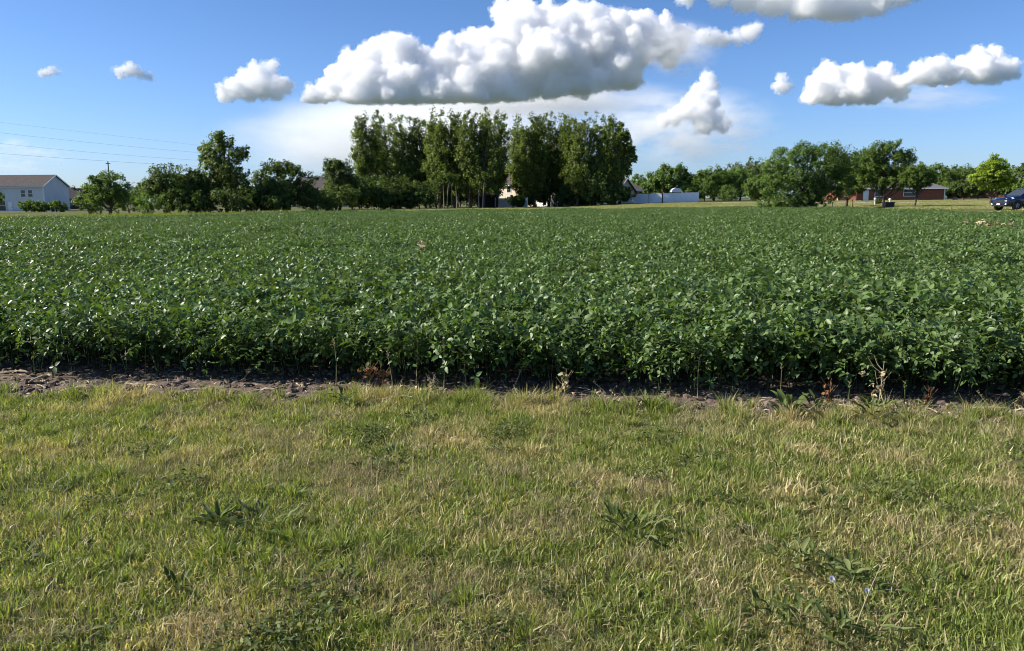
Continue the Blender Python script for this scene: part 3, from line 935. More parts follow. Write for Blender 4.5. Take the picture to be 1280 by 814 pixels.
# --- dark undergrowth under the poplars
def round_lobes(seed, n=7, w=.42, zc=.58, rz=.30, low=.16):
    r_ = np.random.default_rng(seed)
    L = [(0, 0, zc, w * .72, w * .72, rz)]
    for k in range(n):
        a = 6.283 * k / n + r_.uniform(-.3, .3); q = r_.uniform(.45, .8) * w
        L.append((q * math.cos(a), q * math.sin(a), zc + r_.uniform(-.22, .16), w * r_.uniform(.28, .45), w * r_.uniform(.28, .45), rz * r_.uniform(.4, .65)))
    return L
def shrub_lobes(seed, w=.6):
    r_ = np.random.default_rng(seed)
    L = [(0, 0, .42, w * .8, w * .6, .42)]
    for k in range(6):
        a = r_.uniform(0, 6.28)
        L.append((w * .6 * math.cos(a), w * .5 * math.sin(a), r_.uniform(.25, .62), w * .42, w * .4, r_.uniform(.22, .34)))
    return L
for k, (px, d, top, lab) in enumerate([
        (440, 136, 214, 'dark bushy thicket left of the leftmost poplar'), (488, 133, 226, 'low dark thicket between the second and third poplar'), (512, 134, 228, 'low dark thicket left of the pale bare stems'), (714, 148, 232, 'low dark shrub between bright fence patches'), (652, 150, 238, 'low dark shrub at right end of bright fence section'), (452, 138, 207, 'dark bushy thicket below the leftmost poplar'), (476, 134, 212, 'dark thicket below the second poplar'), (500, 136, 222, 'dark low thicket below the third poplar'),
        (524, 138, 216, 'dark thicket shrub left of the bare pale stems'), (545, 150, 222, 'dark leafy shrub behind the bare pale stems'), (575, 160, 218, 'dark shrub behind the teal swing'), (600, 164, 214, 'dark shrub left of the pale house gap'),
        (668, 152, 224, 'dark leafy shrub between the two bright fence gaps'), (698, 154, 220, 'dark leafy shrub in middle of the right poplars'), (728, 150, 226, 'dark shrub below the fourth poplar from right'), (752, 146, 214, 'dark full shrub below the right end poplars'), (770, 144, 226, 'dark low shrub at foot of leaning poplar')]):
    tree_at('thicket_shrub', lab, px, d, top, 400 + k, shrub_lobes(400 + k, .8), 150, 40, .32, 'dark_tree', 'shrub', 'thicket under the tall poplars', trunk_r=.08, stems=3, limbs=16, clump_r=.11, stem_top=.6)

# bare pale stems of young trees at the thicket's right end
for k, (px, d, lx, lab) in enumerate([(547, 141, .03, 'pale bare stem, leftmost under the poplars'), (555, 142, -.02, 'short pale bare stem second from left under poplars'), (559, 140, .06, 'pale bare stem leaning right, third from left'), (565, 141, 0., 'straight pale bare stem left of the teal swing'), (571, 143, -.03, 'pale bare stem nearest the teal swing'), (598, 141, .05, 'leaning pale bare stem right of the teal swing'), (603, 140, .07, 'pale bare stem just left of the house gap')]):
    p = spot(px, d)
    t = np.linspace(0, 1, 7)[:, None]
    r_ = np.random.default_rng(70 + k)
    P = np.concatenate([t * lx * 6 + np.sin(t * 4) * r_.normal(0, .08), t * 0, t * 5.5 - .1], 1)
    v1 = tube(P, .11 * (1.1 - .7 * t[:, 0]), 6)
    v2 = tube(np.array([P[4], P[4] + [.3, 0, .5], P[4] + [.5, .1, 1.2]]), np.array([.04, .03, .015]), 4)
    o = empty('sapling', p)
    link('trunk', fast_mesh('trunk', *join([v1, v2]), mat=M['pale_bark'], smooth=True), o)
    cl = np.array([P[-1] + r_.normal(0, .5, 3) for _ in range(9)])
    V, F, Cc = crown_leaves(r_, cl, np.full(9, .55), 30, .3, P[4])
    link('crown', fast_mesh('crown', V, F, cols=Cc, mat=M['dark_tree']), o)
    tag(o, lab, 'tree', 'young trees with bare pale stems')

# --- left group
tree_at('maple_tree', 'small round tree standing alone at left field corner', 135, 88, 212, 1, [(0, 0, .62, .44, .40, .26), (-.28, 0, .60, .24, .24, .18), (.28, .05, .58, .24, .24, .18), (0, .1, .84, .24, .22, .13), (-.2, 0, .80, .18, .18, .12), (.2, 0, .80, .18, .18, .11), (0, 0, .42, .4, .34, .15), (-.3, 0, .38, .2, .2, .12), (.3, 0, .36, .2, .2, .12)], 270, 40, .17, 'mid_tree', trunk_r=.17, limbs=34, clump_r=.075, stem_top=.75)
tree_at('bush', 'light green bush at left foot of the lone round tree', 111, 97, 236, 2, shrub_lobes(2, .62), 70, 40, .18, 'bright_tree', 'bush', trunk_r=.06, stems=3, limbs=14, clump_r=.11, stem_top=.6)
tree_at('bush', 'dark bush behind the lone round tree on its right', 160, 104, 228, 3, shrub_lobes(3, .6), 80, 40, .2, 'mid_tree', 'bush', trunk_r=.06, stems=3, limbs=14, clump_r=.11, stem_top=.6)
tree_at('bush', 'light green low bush left of the first dark tree', 183, 100, 236, 4, shrub_lobes(4, .6), 60, 40, .18, 'bright_tree', 'bush', trunk_r=.06, stems=3, limbs=14, clump_r=.11, stem_top=.6)
tree_at('broad_tree', 'wide dark tree directly left of the tall pointed tree', 210, 110, 199, 5, round_lobes(5, 9, .56, .55, .36), 290, 40, .26, 'dark_tree', trunk_r=.2, limbs=36, clump_r=.075, stem_top=.8)
tree_at('broad_tree', 'narrow dark tree leaning on the tall pointed tree', 243, 112, 203, 6, round_lobes(6, 7, .42, .52, .38), 220, 40, .26, 'dark_tree', trunk_r=.16, limbs=28, clump_r=.075, stem_top=.8)
tree_at('cottonwood_tree', 'tall pointed tree rising above the left tree group', 283, 114, 156, 7, [(0, 0, .55, .22, .22, .24), (-.10, 0, .72, .15, .15, .14), (.06, 0, .80, .12, .12, .12), (.0, 0, .91, .07, .07, .08), (-.06, 0, .86, .07, .07, .07), (.17, 0, .64, .12, .12, .12), (.24, 0, .70, .07, .07, .06), (-.2, 0, .62, .1, .1, .1), (.12, 0, .42, .18, .18, .14), (-.12, 0, .4, .18, .18, .14), (-.23, 0, .74, .06, .06, .05), (0, 0, .24, .3, .26, .16)], 360, 40, .28, 'poplar', trunk_r=.28, limbs=44, clump_r=.05, stem_top=.9, stems=2)
tree_at('broad_tree', 'broad rounded dark tree in middle of the left group', 355, 118, 198, 8, [(0, 0, .55, .55, .4, .34), (-.4, 0, .52, .24, .24, .26), (.42, 0, .48, .28, .26, .28), (-.1, 0, .82, .3, .3, .14), (.2, 0, .8, .22, .22, .13), (0, 0, .28, .6, .4, .24), (-.5, 0, .3, .25, .25, .25), (.55, 0, .25, .25, .25, .2)], 380, 40, .28, 'dark_tree', trunk_r=.2, limbs=38, clump_r=.075, stem_top=.8)
tree_at('broad_tree', 'dark oval tree with a notch of roof at its left', 424, 130, 194, 9, [(0, 0, .62, .28, .28, .32), (-.1, 0, .82, .18, .18, .14), (.12, 0, .74, .18, .18, .16), (0, 0, .3, .3, .28, .25), (.25, 0, .45, .14, .14, .2), (-.2, 0, .25, .2, .2, .2)], 270, 40, .3, 'dark_tree', trunk_r=.2, limbs=32, clump_r=.07, stem_top=.8)
for k, (px, d, top, lab) in enumerate([(320, 116, 212, 'dark understory bush right of the tall pointed tree'), (262, 110, 228, 'dark understory bush at foot of the tall pointed tree'), (300, 111, 226, 'low dark bush right below the tall pointed tree'), (395, 122, 228, 'dark bush below the notch of roof'), (225, 106, 232, 'dark low bush at foot of the wide dark tree'), (345, 113, 236, 'lowest dark bush before the broad rounded tree'), (420, 126, 228, 'dark bush at foot of the oval tree')]):
    tree_at('bush', lab, px, d, top, 430 + k, shrub_lobes(430 + k, 1.0), 120, 40, .26, 'dark_tree', 'bush', 'dark bushes below the left trees', trunk_r=.07, stems=3, limbs=12, clump_r=.12, stem_top=.6)
tree_at('tree', 'leafy branches at the left edge beside white house', -12, 120, 231, 10, round_lobes(10, 6, .42, .6, .3), 110, 40, .2, 'mid_tree', trunk_r=.12, limbs=20, clump_r=.08, stem_top=.8)
for k, (px, w, top, lab) in enumerate([(32, .8, 247, 'leftmost rounded shrub before the white house'), (52, .8, 248, 'middle rounded shrub before the white house'), (69, .9, 249, 'rightmost rounded shrub before the white house')]):
    tree_at('shrub', lab, px, 132, top, 440 + k, shrub_lobes(440 + k, w), 70, 40, .2, 'mid_tree', 'shrub', 'shrubs before the white house', trunk_r=.06, stems=3, limbs=10, clump_r=.14, stem_top=.6)
for k, (px, d, top, lab) in enumerate([(95, 190, 231, 'far dark tree behind the right end of white house'), (108, 200, 229, 'far tree peeping between white house and lone tree'), (172, 200, 232, 'far tree seen right of the lone round tree')]):
    tree_at('tree', lab, px, d, top, 450 + k, round_lobes(450 + k, 6, .45, .55, .35), 90, 36, .34, 'dark_tree', trunk_r=.16, limbs=14, clump_r=.1, stem_top=.8, group='far trees at left')

# --- right group
tree_at('round_tree', 'wide rounded tree just right of the brown roof', 838, 168, 203, 20, [(0, 0, .58, .55, .45, .34), (-.35, 0, .60, .28, .28, .26), (.35, 0, .58, .28, .28, .28), (0, 0, .82, .34, .3, .15), (0, 0, .26, .58, .5, .24), (-.5, 0, .4, .25, .3, .3), (.5, 0, .4, .25, .3, .3)], 420, 40, .34, 'bright_tree', trunk_r=.22, limbs=30, clump_r=.075, stem_top=.8)
tree_at('bush', 'low conical bush at the end of the white fence', 864, 155, 220, 21, shrub_lobes(21, .55), 70, 40, .3, 'mid_tree', 'bush', trunk_r=.06, stems=3, limbs=10, clump_r=.12, stem_top=.6)
tree_at('round_tree', 'rounded tree left of the small ball shrub', 892, 165, 203, 22, round_lobes(22, 8, .56, .5, .42), 360, 40, .33, 'bright_tree', trunk_r=.2, limbs=26, clump_r=.08, stem_top=.8)
tree_at('shrub', 'small ball shaped bright shrub on the far lawn', 911, 148, 231, 23, [(0, 0, .5, .58, .5, .45)], 60, 50, .2, 'bright_tree', 'shrub', trunk_r=.06, stems=3, limbs=8, clump_r=.16, stem_top=.5)
tree_at('tree', 'grey green feathery tree behind the ball shrub', 938, 185, 193, 24, round_lobes(24, 8, .55, .58, .34), 230, 40, .36, 'silver_tree', trunk_r=.2, limbs=34, clump_r=.065, stem_top=.85)
tree_at('tree', 'full green tree right of the ball shrub', 950, 150, 212, 25, round_lobes(25, 7, .62, .46, .42), 300, 40, .3, 'bright_tree', trunk_r=.18, limbs=22, clump_r=.09, stem_top=.8)
tree_at('tree', 'grey green crown above the full green tree', 968, 190, 192, 26, round_lobes(26, 8, .5, .58, .34), 210, 40, .36, 'silver_tree', trunk_r=.2, limbs=34, clump_r=.065, stem_top=.85)
tree_at('tree', 'green tree in the gap behind big sprawling tree', 925, 168, 206, 27, round_lobes(27, 8, .7, .5, .42), 380, 40, .33, 'bright_tree', trunk_r=.18, limbs=22, clump_r=.085, stem_top=.8)
tree_at('spreading_tree', 'big sprawling tree with branches drooping to the ground', 1012, 82, 177, 28,
        [(0, 0, .62, .50, .42, .34), (-.42, 0, .60, .28, .28, .26), (-.2, 0, .84, .34, .3, .14), (.2, 0, .88, .28, .28, .12), (.45, 0, .70, .26, .26, .24), (.15, .1, .45, .42, .35, .3), (-.55, 0, .38, .16, .18, .2), (.1, 0, .2, .28, .2, .18), (.38, 0, .42, .25, .25, .2), (-.34, 0, .84, .16, .16, .1), (-.3, 0, .25, .3, .25, .2), (-.1, -.1, .3, .3, .2, .25)],
        640, 44, .17, 'bright_tree', trunk_r=.2, limbs=60, clump_r=.062, stem_top=.8, stems=3, lean=(.02, 0), spread=.5)
tree_at('spreading_tree', 'right half of the big sprawling tree crown, shade put into darker leaves', 1058, 90, 180, 29, round_lobes(29, 8, .44, .58, .34), 380, 44, .19, 'dark_tree', trunk_r=.16, limbs=40, clump_r=.058, stem_top=.85)  # shaded side of the same tree, its shade put into the leaf colour
tree_at('feathery_tree', 'upright feathery tree before the brick house', 1105, 86, 172, 30, [(0, 0, .60, .34, .3, .28), (.05, 0, .86, .16, .16, .12), (-.2, 0, .76, .18, .18, .14), (.25, 0, .72, .18, .16, .12), (-.25, 0, .45, .2, .2, .16), (.2, 0, .45, .24, .2, .16), (.36, 0, .78, .08, .08, .06), (-.14, 0, .9, .08, .08, .06), (0, 0, .38, .36, .3, .16), (-.3, 0, .62, .2, .2, .2)], 460, 44, .17, 'mid_tree', trunk_r=.15, limbs=50, clump_r=.055, stem_top=.85)
tree_at('young_tree', 'smaller tree on a thin bare trunk before the brick wall', 1143, 84, 199, 31, [(0, 0, .72, .26, .24, .22), (-.2, 0, .62, .2, .2, .16), (.2, 0, .66, .22, .2, .16), (.06, 0, .5, .24, .2, .12), (.3, 0, .55, .14, .14, .1), (0, 0, .62, .36, .3, .2)], 300, 42, .16, 'mid_tree', trunk_r=.1, limbs=24, clump_r=.07, stem_top=.75)
tree_at('lime_tree', 'bright yellow green young tree beside the dark car', 1238, 97, 189, 32,
        [(0, 0, .90, .07, .07, .09), (0, 0, .76, .22, .2, .12), (-.14, 0, .66, .18, .18, .10), (.16, 0, .66, .18, .18, .10), (-.24, 0, .50, .20, .18, .09), (.22, 0, .48, .22, .18, .10), (0, 0, .55, .3, .28, .16), (-.1, 0, .36, .2, .18, .07), (.12, 0, .36, .2, .18, .07), (-.36, 0, .44, .1, .1, .05), (.36, 0, .42, .1, .1, .05)],
        330, 40, .19, 'lime_tree', trunk_r=.11, limbs=36, clump_r=.06, stem_top=.92, aspect=.6)
for k, (px, d, top, mt, lab) in enumerate([(1162, 200, 199, 'mid_tree', 'background tree with its crown above the brick house'), (1186, 230, 203, 'dark_tree', 'dark background tree right of the brick house roof'), (1208, 225, 202, 'mid_tree', 'background tree left of the yellow green tree'),
        (1262, 220, 203, 'dark_tree', 'dark background tree right of the yellow green tree'), (1285, 200, 198, 'mid_tree', 'background tree at the right edge above the car'), (1240, 240, 208, 'dark_tree', 'background tree hidden behind the yellow green tree'),
        (1130, 190, 206, 'mid_tree', 'background tree behind the upright feathery tree'), (1080, 200, 204, 'dark_tree', 'background tree behind the dark right half crown'), (1185, 190, 222, 'dark_tree', 'low dark tree behind the brick house corner'), (795, 200, 216, 'bright_tree', 'far pale green tree behind the brown roof'), (1305, 180, 190, 'dark_tree', 'tree cut by the right edge of the view')]):
    tree_at('tree', lab, px, d, top, 460 + k, round_lobes(460 + k, 8, .8, .5, .42), 300, 40, .38, mt, trunk_r=.2, limbs=22, clump_r=.08, stem_top=.8, group='background trees at right')
for k, (px, d, top, lab) in enumerate([(1204, 150, 222, 'dark tree left behind the yellow green tree trunk'), (1258, 140, 218, 'dark tree right behind the yellow green tree'), (1222, 158, 228, 'low dark tree hiding the second brick house'), (1180, 172, 226, 'low dark tree over the brick house corner'), (880, 172, 214, 'green tree filling the gap past the fence end'), (1290, 120, 214, 'green tree hanging over the car from the right')]):
    tree_at('tree', lab, px, d, top, 480 + k, round_lobes(480 + k, 8, .6, .56, .34), 220, 40, .3, ['dark_tree', 'mid_tree'][k % 2], trunk_r=.16, limbs=22, clump_r=.08, stem_top=.8, group='trees around the brick houses')
# grass tuft shrub at foot of big tree
tree_at('bush', 'loose grey green bush at left foot of big sprawling tree', 968, 84, 240, 33, shrub_lobes(33, .9), 60, 40, .15, 'bright_tree', 'bush', trunk_r=.04, stems=3, limbs=10, clump_r=.14, stem_top=.6)
tree_at('bush', 'low dark bush under the brick house window', 1098, 110, 247, 34, shrub_lobes(34, .9), 40, 40, .15, 'dark_tree', 'bush', trunk_r=.04, stems=3, limbs=8, clump_r=.16, stem_top=.5)

# distant woodland, one mass
rng = np.random.default_rng(77)
xs = rng.uniform(-330, 420, 420); ys = rng.uniform(330, 420, 420)
k = (xs < -95) | (xs > 75)
xs, ys = xs[k], ys[k]
cl = np.stack([xs, ys, rng.uniform(1, 7.5, len(xs))], -1)
V, F, Cc = crown_leaves(rng, cl, rng.uniform(2.5, 5, len(xs)), 70, .9, np.array([0, 380, -30]))
o = link('distant_woodland', fast_mesh('distant_woodland', V, F, cols=Cc, mat=M['dark_tree']))
tag(o, 'distant dark line of woodland on the horizon', 'woodland', kind='stuff')
# ------------------------------------------------------------------ built things
def box(x0, x1, y0, y1, z0, z1):
    v = np.array([(x0, y0, z0), (x1, y0, z0), (x1, y1, z0), (x0, y1, z0), (x0, y0, z1), (x1, y0, z1), (x1, y1, z1), (x0, y1, z1)], dtype=float)
    f = np.array([(0, 3, 2, 1), (4, 5, 6, 7), (0, 1, 5, 4), (1, 2, 6, 5), (2, 3, 7, 6), (3, 0, 4, 7)])
    return v, f


def part(name, vf, mat, parent, smooth=False):
    v, f = vf
    me = bpy.data.meshes.new(name)
    me.from_pydata([tuple(map(float, p)) for p in v], [], [tuple(int(i) for i in q) for q in f])
    if smooth:
        me.polygons.foreach_set('use_smooth', np.ones(len(me.polygons), dtype=bool))
    me.materials.append(M[mat] if isinstance(mat, str) else mat)
    me.update()
    o = bpy.data.objects.new(name, me); C.objects.link(o); o.parent = parent
    return o


def window(parent, x, z, w, h, y=0.0, name='window', side=None):
    """window on the -y wall (local), or on the +x wall when side is given as that wall's x"""
    def tr(vf):
        v, f = vf
        if side is None:
            return v + np.array([x, y, z]), f
        q = np.stack([side - v[:, 1], v[:, 0] + x, v[:, 2] + z], -1)
        return q, f
    pane = part(name, tr(box(-w / 2, w / 2, -.03, .05, 0, h)), 'glass', parent)
    fr = join([box(-w / 2 - .09, -w / 2, -.07, .05, -.09, h + .09), box(w / 2, w / 2 + .09, -.07, .05, -.09, h + .09), box(-w / 2, w / 2, -.07, .05, h, h + .09),
               box(-w / 2, w / 2, -.07, .05, -.09, 0), box(-w / 2, w / 2, -.055, .05, h * .5 - .03, h * .5 + .03)])
    part('frame', tr(fr), 'trim', pane)
    return pane


def gable_house(label, loc, rz, W, D, H, rise, wall, roof, eave=.45, windows=(), side_windows=(), doors=(), name='house', hip=False, trim=True, chimney=None):
    """ridge along local x, front wall at local y=0, back at y=D"""
    o = empty(name, loc, rz)
    v = [(-W / 2, 0, -.6), (W / 2, 0, -.6), (W / 2, D, -.6), (-W / 2, D, -.6), (-W / 2, 0, H), (W / 2, 0, H), (W / 2, D, H), (-W / 2, D, H)]
    f = [(0, 1, 5, 4), (2, 3, 7, 6)]
    if hip:
        f += [(1, 2, 6, 5), (3, 0, 4, 7)]
    else:
        v += [(W / 2, D / 2, H + rise), (-W / 2, D / 2, H + rise)]
        f += [(1, 2, 6, 8, 5), (3, 0, 4, 9, 7)]
    part('wall', (np.array(v), f), wall, o)
    e = eave; k = rise / (D / 2)
    if hip:
        hx = W / 2 - D / 2
        rv = [(-W / 2 - e, -e, H - k * e), (W / 2 + e, -e, H - k * e), (W / 2 + e, D + e, H - k * e), (-W / 2 - e, D + e, H - k * e), (-hx, D / 2, H + rise), (hx, D / 2, H + rise)]
        rf = [(0, 1, 5, 4), (1, 2, 5), (2, 3, 4, 5), (3, 0, 4), (3, 2, 1, 0)]
        rv = [(a, b, c + .04) for a, b, c in rv]
    else:
        t = .16
        rv, rf = [], []
        for sgn in (0, 1):
            yo, yi = (-e, D / 2) if sgn == 0 else (D + e, D / 2)
            zo, zi = H - k * e + .03, H + rise + .03
            b = len(rv)
            rv += [(-W / 2 - e, yo, zo), (W / 2 + e, yo, zo), (W / 2 + e, yi, zi), (-W / 2 - e, yi, zi), (-W / 2 - e, yo, zo + t), (W / 2 + e, yo, zo + t), (W / 2 + e, yi, zi + t), (-W / 2 - e, yi, zi + t)]
            rf += [tuple(b + j for j in q) for q in ((0, 1, 5, 4), (1, 2, 6, 5), (3, 0, 4, 7), (4, 5, 6, 7), (0, 3, 2, 1))]
    ro = part('roof', (np.array(rv), rf), roof, o)
    if trim:
        z = H - k * e - .02
        part('gutter', box(-W / 2 - e, W / 2 + e, -e - .13, -e - .005, z - .06, z + .12), 'trim', ro)
        if not hip:
            for s in (-1, 1):
                xo = s * (W / 2 + e)
                pv, pf = [], []
                for (ya, za, yb, zb) in ((-e, H - k * e, D / 2, H + rise), (D + e, H - k * e, D / 2, H + rise)):
                    b = len(pv)
                    for xx in (xo + s * .01, xo + s * .05):
                        pv += [(xx, ya, za - .03), (xx, yb, zb - .03), (xx, yb, zb + .2), (xx, ya, za + .2)]
                    pf += [tuple(b + j for j in q) for q in ((0, 1, 2, 3), (7, 6, 5, 4), (0, 4, 5, 1), (3, 2, 6, 7), (0, 3, 7, 4), (1, 5, 6, 2))]
                part('gable_board', (np.array(pv), pf), 'trim', ro)
        for cx in (-W / 2, W / 2):
            part('corner_trim', box(cx - .09, cx + .09, -.03, .16, -.5, H - .02), 'trim', o)
    if chimney:
        part('chimney', box(chimney - .4, chimney + .4, D / 2 - .3, D / 2 + .3, H, H + rise + 1.0), 'brick', ro)
    for (x, z, w, h) in windows:
        window(o, x, z, w, h)
    for (y, z, w, h) in side_windows:
        window(o, y, z, w, h, side=W / 2)
    for (x, w, h) in doors:
        d = part('door', box(x - w / 2, x + w / 2, -.05, .05, -.05, h), 'trim', o)
        part('door_handle', box(x + w * .34, x + w * .34 + .06, -.12, -.05, h * .45, h * .45 + .12), 'plastic', d)
    return tag(o, label, 'house')


# white two storey house: near corner of the gable at photo column 55
c = spot(55, 150)
Wh = 22.0
gable_house('white two storey house with brown roof at far left', (c.x - Wh / 2, c.y, c.z - .25), 0, Wh, 8.6, 4.95, 2.1, 'white_siding', 'roof_brown', eave=.3,
            windows=[(Wh / 2 - 1.5 - 1.0, 2.95, .85, 1.25), (Wh / 2 - 3.9, 2.95, .85, 1.25), (Wh / 2 - 8.6, .35, 2.2, 1.9), (Wh / 2 - 12.4, 2.95, .85, 1.25)],
            doors=[(Wh / 2 - 6.6, .8, 2.0)])
c = spot(97, 185)
gable_house('dark roofed house half hidden right of the white house', (c.x - 4.2, c.y, c.z), R(12), 8.0, 9.0, 2.5, 2.3, 'brown_wood', 'roof_dark', windows=[(2, 1, 1, 1.1)], trim=False)
c = spot(402, 190)
gable_house('brown roofed house glimpsed in the notch left of oval tree', (c.x, c.y, c.z), R(-6), 14, 8.5, 4.6, 2.6, 'beige_siding', 'roof_brown', windows=[(-4, 2.8, 1, 1.2), (3, 2.8, 1, 1.2)])
c = spot(650, 172)
gable_house('cream sided house behind the poplars and white fence', (c.x + 1.5, c.y, c.z), R(-38), 15, 9, 4.9, 2.6, 'beige_siding', 'roof_brown',
            windows=[(-5, .9, 1.1, 1.3), (-1.5, .9, 1.1, 1.3), (-5, 3.1, 1.1, 1.2), (2, 3.1, 1.1, 1.2), (5, 3.1, 1.1, 1.2)], doors=[(3.4, 1.0, 2.1)])
c = spot(725, 176)
gable_house('second cream house behind the right half of poplars', (c.x + 2, c.y, c.z), R(-34), 14, 9, 3.0, 2.6, 'beige_siding', 'roof_brown', windows=[(-4, .9, 1.1, 1.3), (0, .9, 1.1, 1.3), (4, .9, 1.1, 1.3)])
c = spot(783, 185)
gable_house('low house with brown hip roof right of poplars', (c.x - .5, c.y, c.z), R(4), 11.5, 9.5, 2.75, 2.35, 'brick', 'roof_brown', hip=True, windows=[(1.5, 1.1, 1.1, 1.2), (4.0, 1.1, 1.1, 1.2)])
# a dark garden shed in the thicket
c = spot(611, 158)
gable_house('dark brown wooden shed left of the pale house gap', (c.x, c.y, c.z), R(8), 3.2, 2.6, 2.4, .8, 'brown_wood', 'roof_dark', eave=.2, trim=False, name='shed', doors=())['category'] = 'shed'

# brick ranch house
c = spot(1121, 150)
bh = gable_house('long red brick house with grey hip roof behind the feathery tree', (c.x - 1.2, c.y, c.z - .1), R(-7), 19.5, 9.5, 2.55, 2.3, 'brick', 'roof_grey', hip=True,
                 windows=[(-7.4, .95, 2.2, 1.25), (3.4, .95, 2.1, 1.2), (-2.2, .95, 1.4, 1.2)], doors=[(-4.6, 1.0, 2.05)])
c = spot(1066, 146)  # added block angled to catch sun, standing in for the lit wall end
o = empty('lit_wall_stand_in', c); part('block', box(-.75, .75, -.5, .5, -.3, 2.3), 'brick', o); part('cap', box(-.85, .85, -.6, .6, 2.3, 2.42), 'trim', o)
o.rotation_euler = (0, 0, R(-40)); tag(o, 'added brick pier at the left end of long brick house', 'block')
c = spot(1226, 200)
gable_house('second brick house behind the yellow green tree', (c.x, c.y, c.z), R(-30), 15, 10, 2.6, 2.5, 'brick', 'roof_grey', windows=[(-5, .9, 1.4, 1.2), (4.5, .9, 1.4, 1.2)], doors=[(5.6, 1.0, 2.1)])
c = spot(1296, 175)
gable_house('brick house with grey gable at the right edge', (c.x, c.y, c.z), R(-24), 12, 9, 2.6, 2.6, 'brick', 'roof_grey', windows=[(-3.5, .9, 1.4, 1.2), (3, .9, 1.2, 1.2)], doors=[(0, 1, 2.05)])

# white vinyl fence: one run, panels and posts
def fence_run(P0, P1, n, label):
    P0, P1 = np.array(P0), np.array(P1)
    o = empty('vinyl_fence', (P0[0], P0[1], 0))
    d = (P1 - P0); L = np.linalg.norm(d); ang = math.atan2(d[1], d[0]); step = L / n
    o.rotation_euler = (0, 0, ang)
    pm = pv = None
    for k in range(n + 1):
        q = P0 + d * k / n; z = float(elev(q[0], q[1]))
        if pv is None:
            pv = part('post', join([box(-.065, .065, -.065, .065, -.1, 1.9), box(-.08, .08, -.08, .08, 1.9, 1.95)]), 'vinyl', o)
            a = pv
        else:
            a = pv.copy(); C.objects.link(a); a.parent = o
        a.location = (step * k, 0, z)
        if k < n:
            if pm is None:
                bs = [box(.066, step - .066, -.035, .035, 1.66, 1.80), box(.066, step - .066, -.035, .035, .08, .22)]
                m_ = int((step - .14) / .2)
                for j in range(m_):
                    x0 = .07 + j * (step - .14) / m_
                    bs.append(box(x0 + .003, x0 + (step - .14) / m_ - .003, -.014, .014, .22, 1.66))
                pm = part('panel', join(bs), 'vinyl', o); a = pm
            else:
                a = pm.copy(); C.objects.link(a); a.parent = o
            a.location = (step * k, 0, z)
    return tag(o, label, 'fence', 'white vinyl fences behind the poplars')
def xy(px, d): p = spot(px, d); return (p.x, p.y)
fence_run(xy(619, 158), xy(646, 154), 2, 'short shaded white fence below the cream house')
fence_run(xy(646, 154.2), xy(659, 147), 3, 'bright sunlit white fence section left of the dark shrubs')
fence_run(xy(676, 161), xy(746, 150), 6, 'white fence seen in bright patches between poplar trunks')
fence_run(xy(772, 150), xy(873, 146), 7, 'long white fence right of the poplars before the brown roof')

# two dark poles by the long fence
for px, hh, lab in ((811, 2.0, 'thin dark post before the long white fence'), (828, 2.5, 'thicker dark post before the long white fence')):
    p = spot(px, 143)
    o = empty('post', p); part('shaft', tube([(0, 0, -.2), (0, 0, hh)], [.07 if px == 811 else .13] * 2, 8), 'brown_wood', o); part('cap', box(-.1, .1, -.1, .1, hh, hh + .06), 'brown_wood', o)
    tag(o, lab, 'post')

# small white arched canopy beyond the fence
p = spot(846, 152)
o = empty('canopy', p)
aa = np.linspace(0, math.pi, 13)
v = [(1.05 * math.cos(t), y, 1.95 + .75 * math.sin(t)) for y in (0, 2.4) for t in aa] + [(1.0 * math.cos(t), y, 1.92 + .70 * math.sin(t)) for y in (0, 2.4) for t in aa]
f = [(k, k + 1, 14 + k, 13 + k) for k in range(12)] + [(26 + k, 39 + k, 40 + k, 27 + k) for k in range(12)] + [(k, 26 + k, 27 + k, k + 1) for k in range(12)]
part('cover', (np.array(v), f), 'vinyl', o)
part('front_panel', (np.array([(.98 * math.cos(t), .06, 1.92 + .68 * math.sin(t)) for t in aa] + [(.98 * math.cos(t), .10, 1.92 + .68 * math.sin(t)) for t in aa]), [tuple(range(12, -1, -1)), tuple(range(13, 26))] + [(k, k + 1, 14 + k, 13 + k) for k in range(12)]), 'vinyl', o)
for sx in (-1, 1):
    for y in (.05, 2.35):
        part('leg', box(sx * 1.0 - .04, sx * 1.0 + .04, y - .04, y + .04, -.1, 1.95), 'trim', o)
tag(o, 'small white arched canopy top showing over the long fence', 'canopy')

# teal hammock swing
p = spot(579.5, 143)
o = empty('hammock_swing', p)
t = np.linspace(-1, 1, 13)
v = [(x * .95, w * (.32 - .2 * x * x), .75 + .42 * abs(x) ** 2.2 + .12 * w * w * (1 - x * x)) for x in t for w in (-1, 0, 1)]
f = [(k * 3 + j, k * 3 + 3 + j, k * 3 + 4 + j, k * 3 + 1 + j) for k in range(12) for j in range(2)]
part('sling', (np.array(v), f), 'teal', o)
for s in (-1, 1):
    part('rope', tube([(s * .95, 0, 1.17), (s * 1.0, 0, 2.6)], [.02, .02], 5), 'wire', o)
    part('stand', tube([(s * 1.0, -.6, -.1), (s * 1.0, 0, 2.65), (s * 1.0, .6, -.1)], [.04] * 3, 6), 'brown_wood', o)
part('top_bar', tube([(-1.05, 0, 2.66), (1.05, 0, 2.66)], [.04, .04], 6), 'brown_wood', o)
tag(o, 'teal hammock swing hanging under the poplars', 'swing')
p = spot(641, 150)
o = empty('garden_chair', p)
part('seat', box(-.3, .3, -.3, .3, .4, .47), 'vinyl', o)
part('backrest', box(-.3, .3, .25, .31, .47, 1.05), 'vinyl', o)
for sx in (-.26, .26):
    for sy in (-.26, .26):
        part('leg', box(sx - .03, sx + .03, sy - .03, sy + .03, 0, .4), 'vinyl', o)
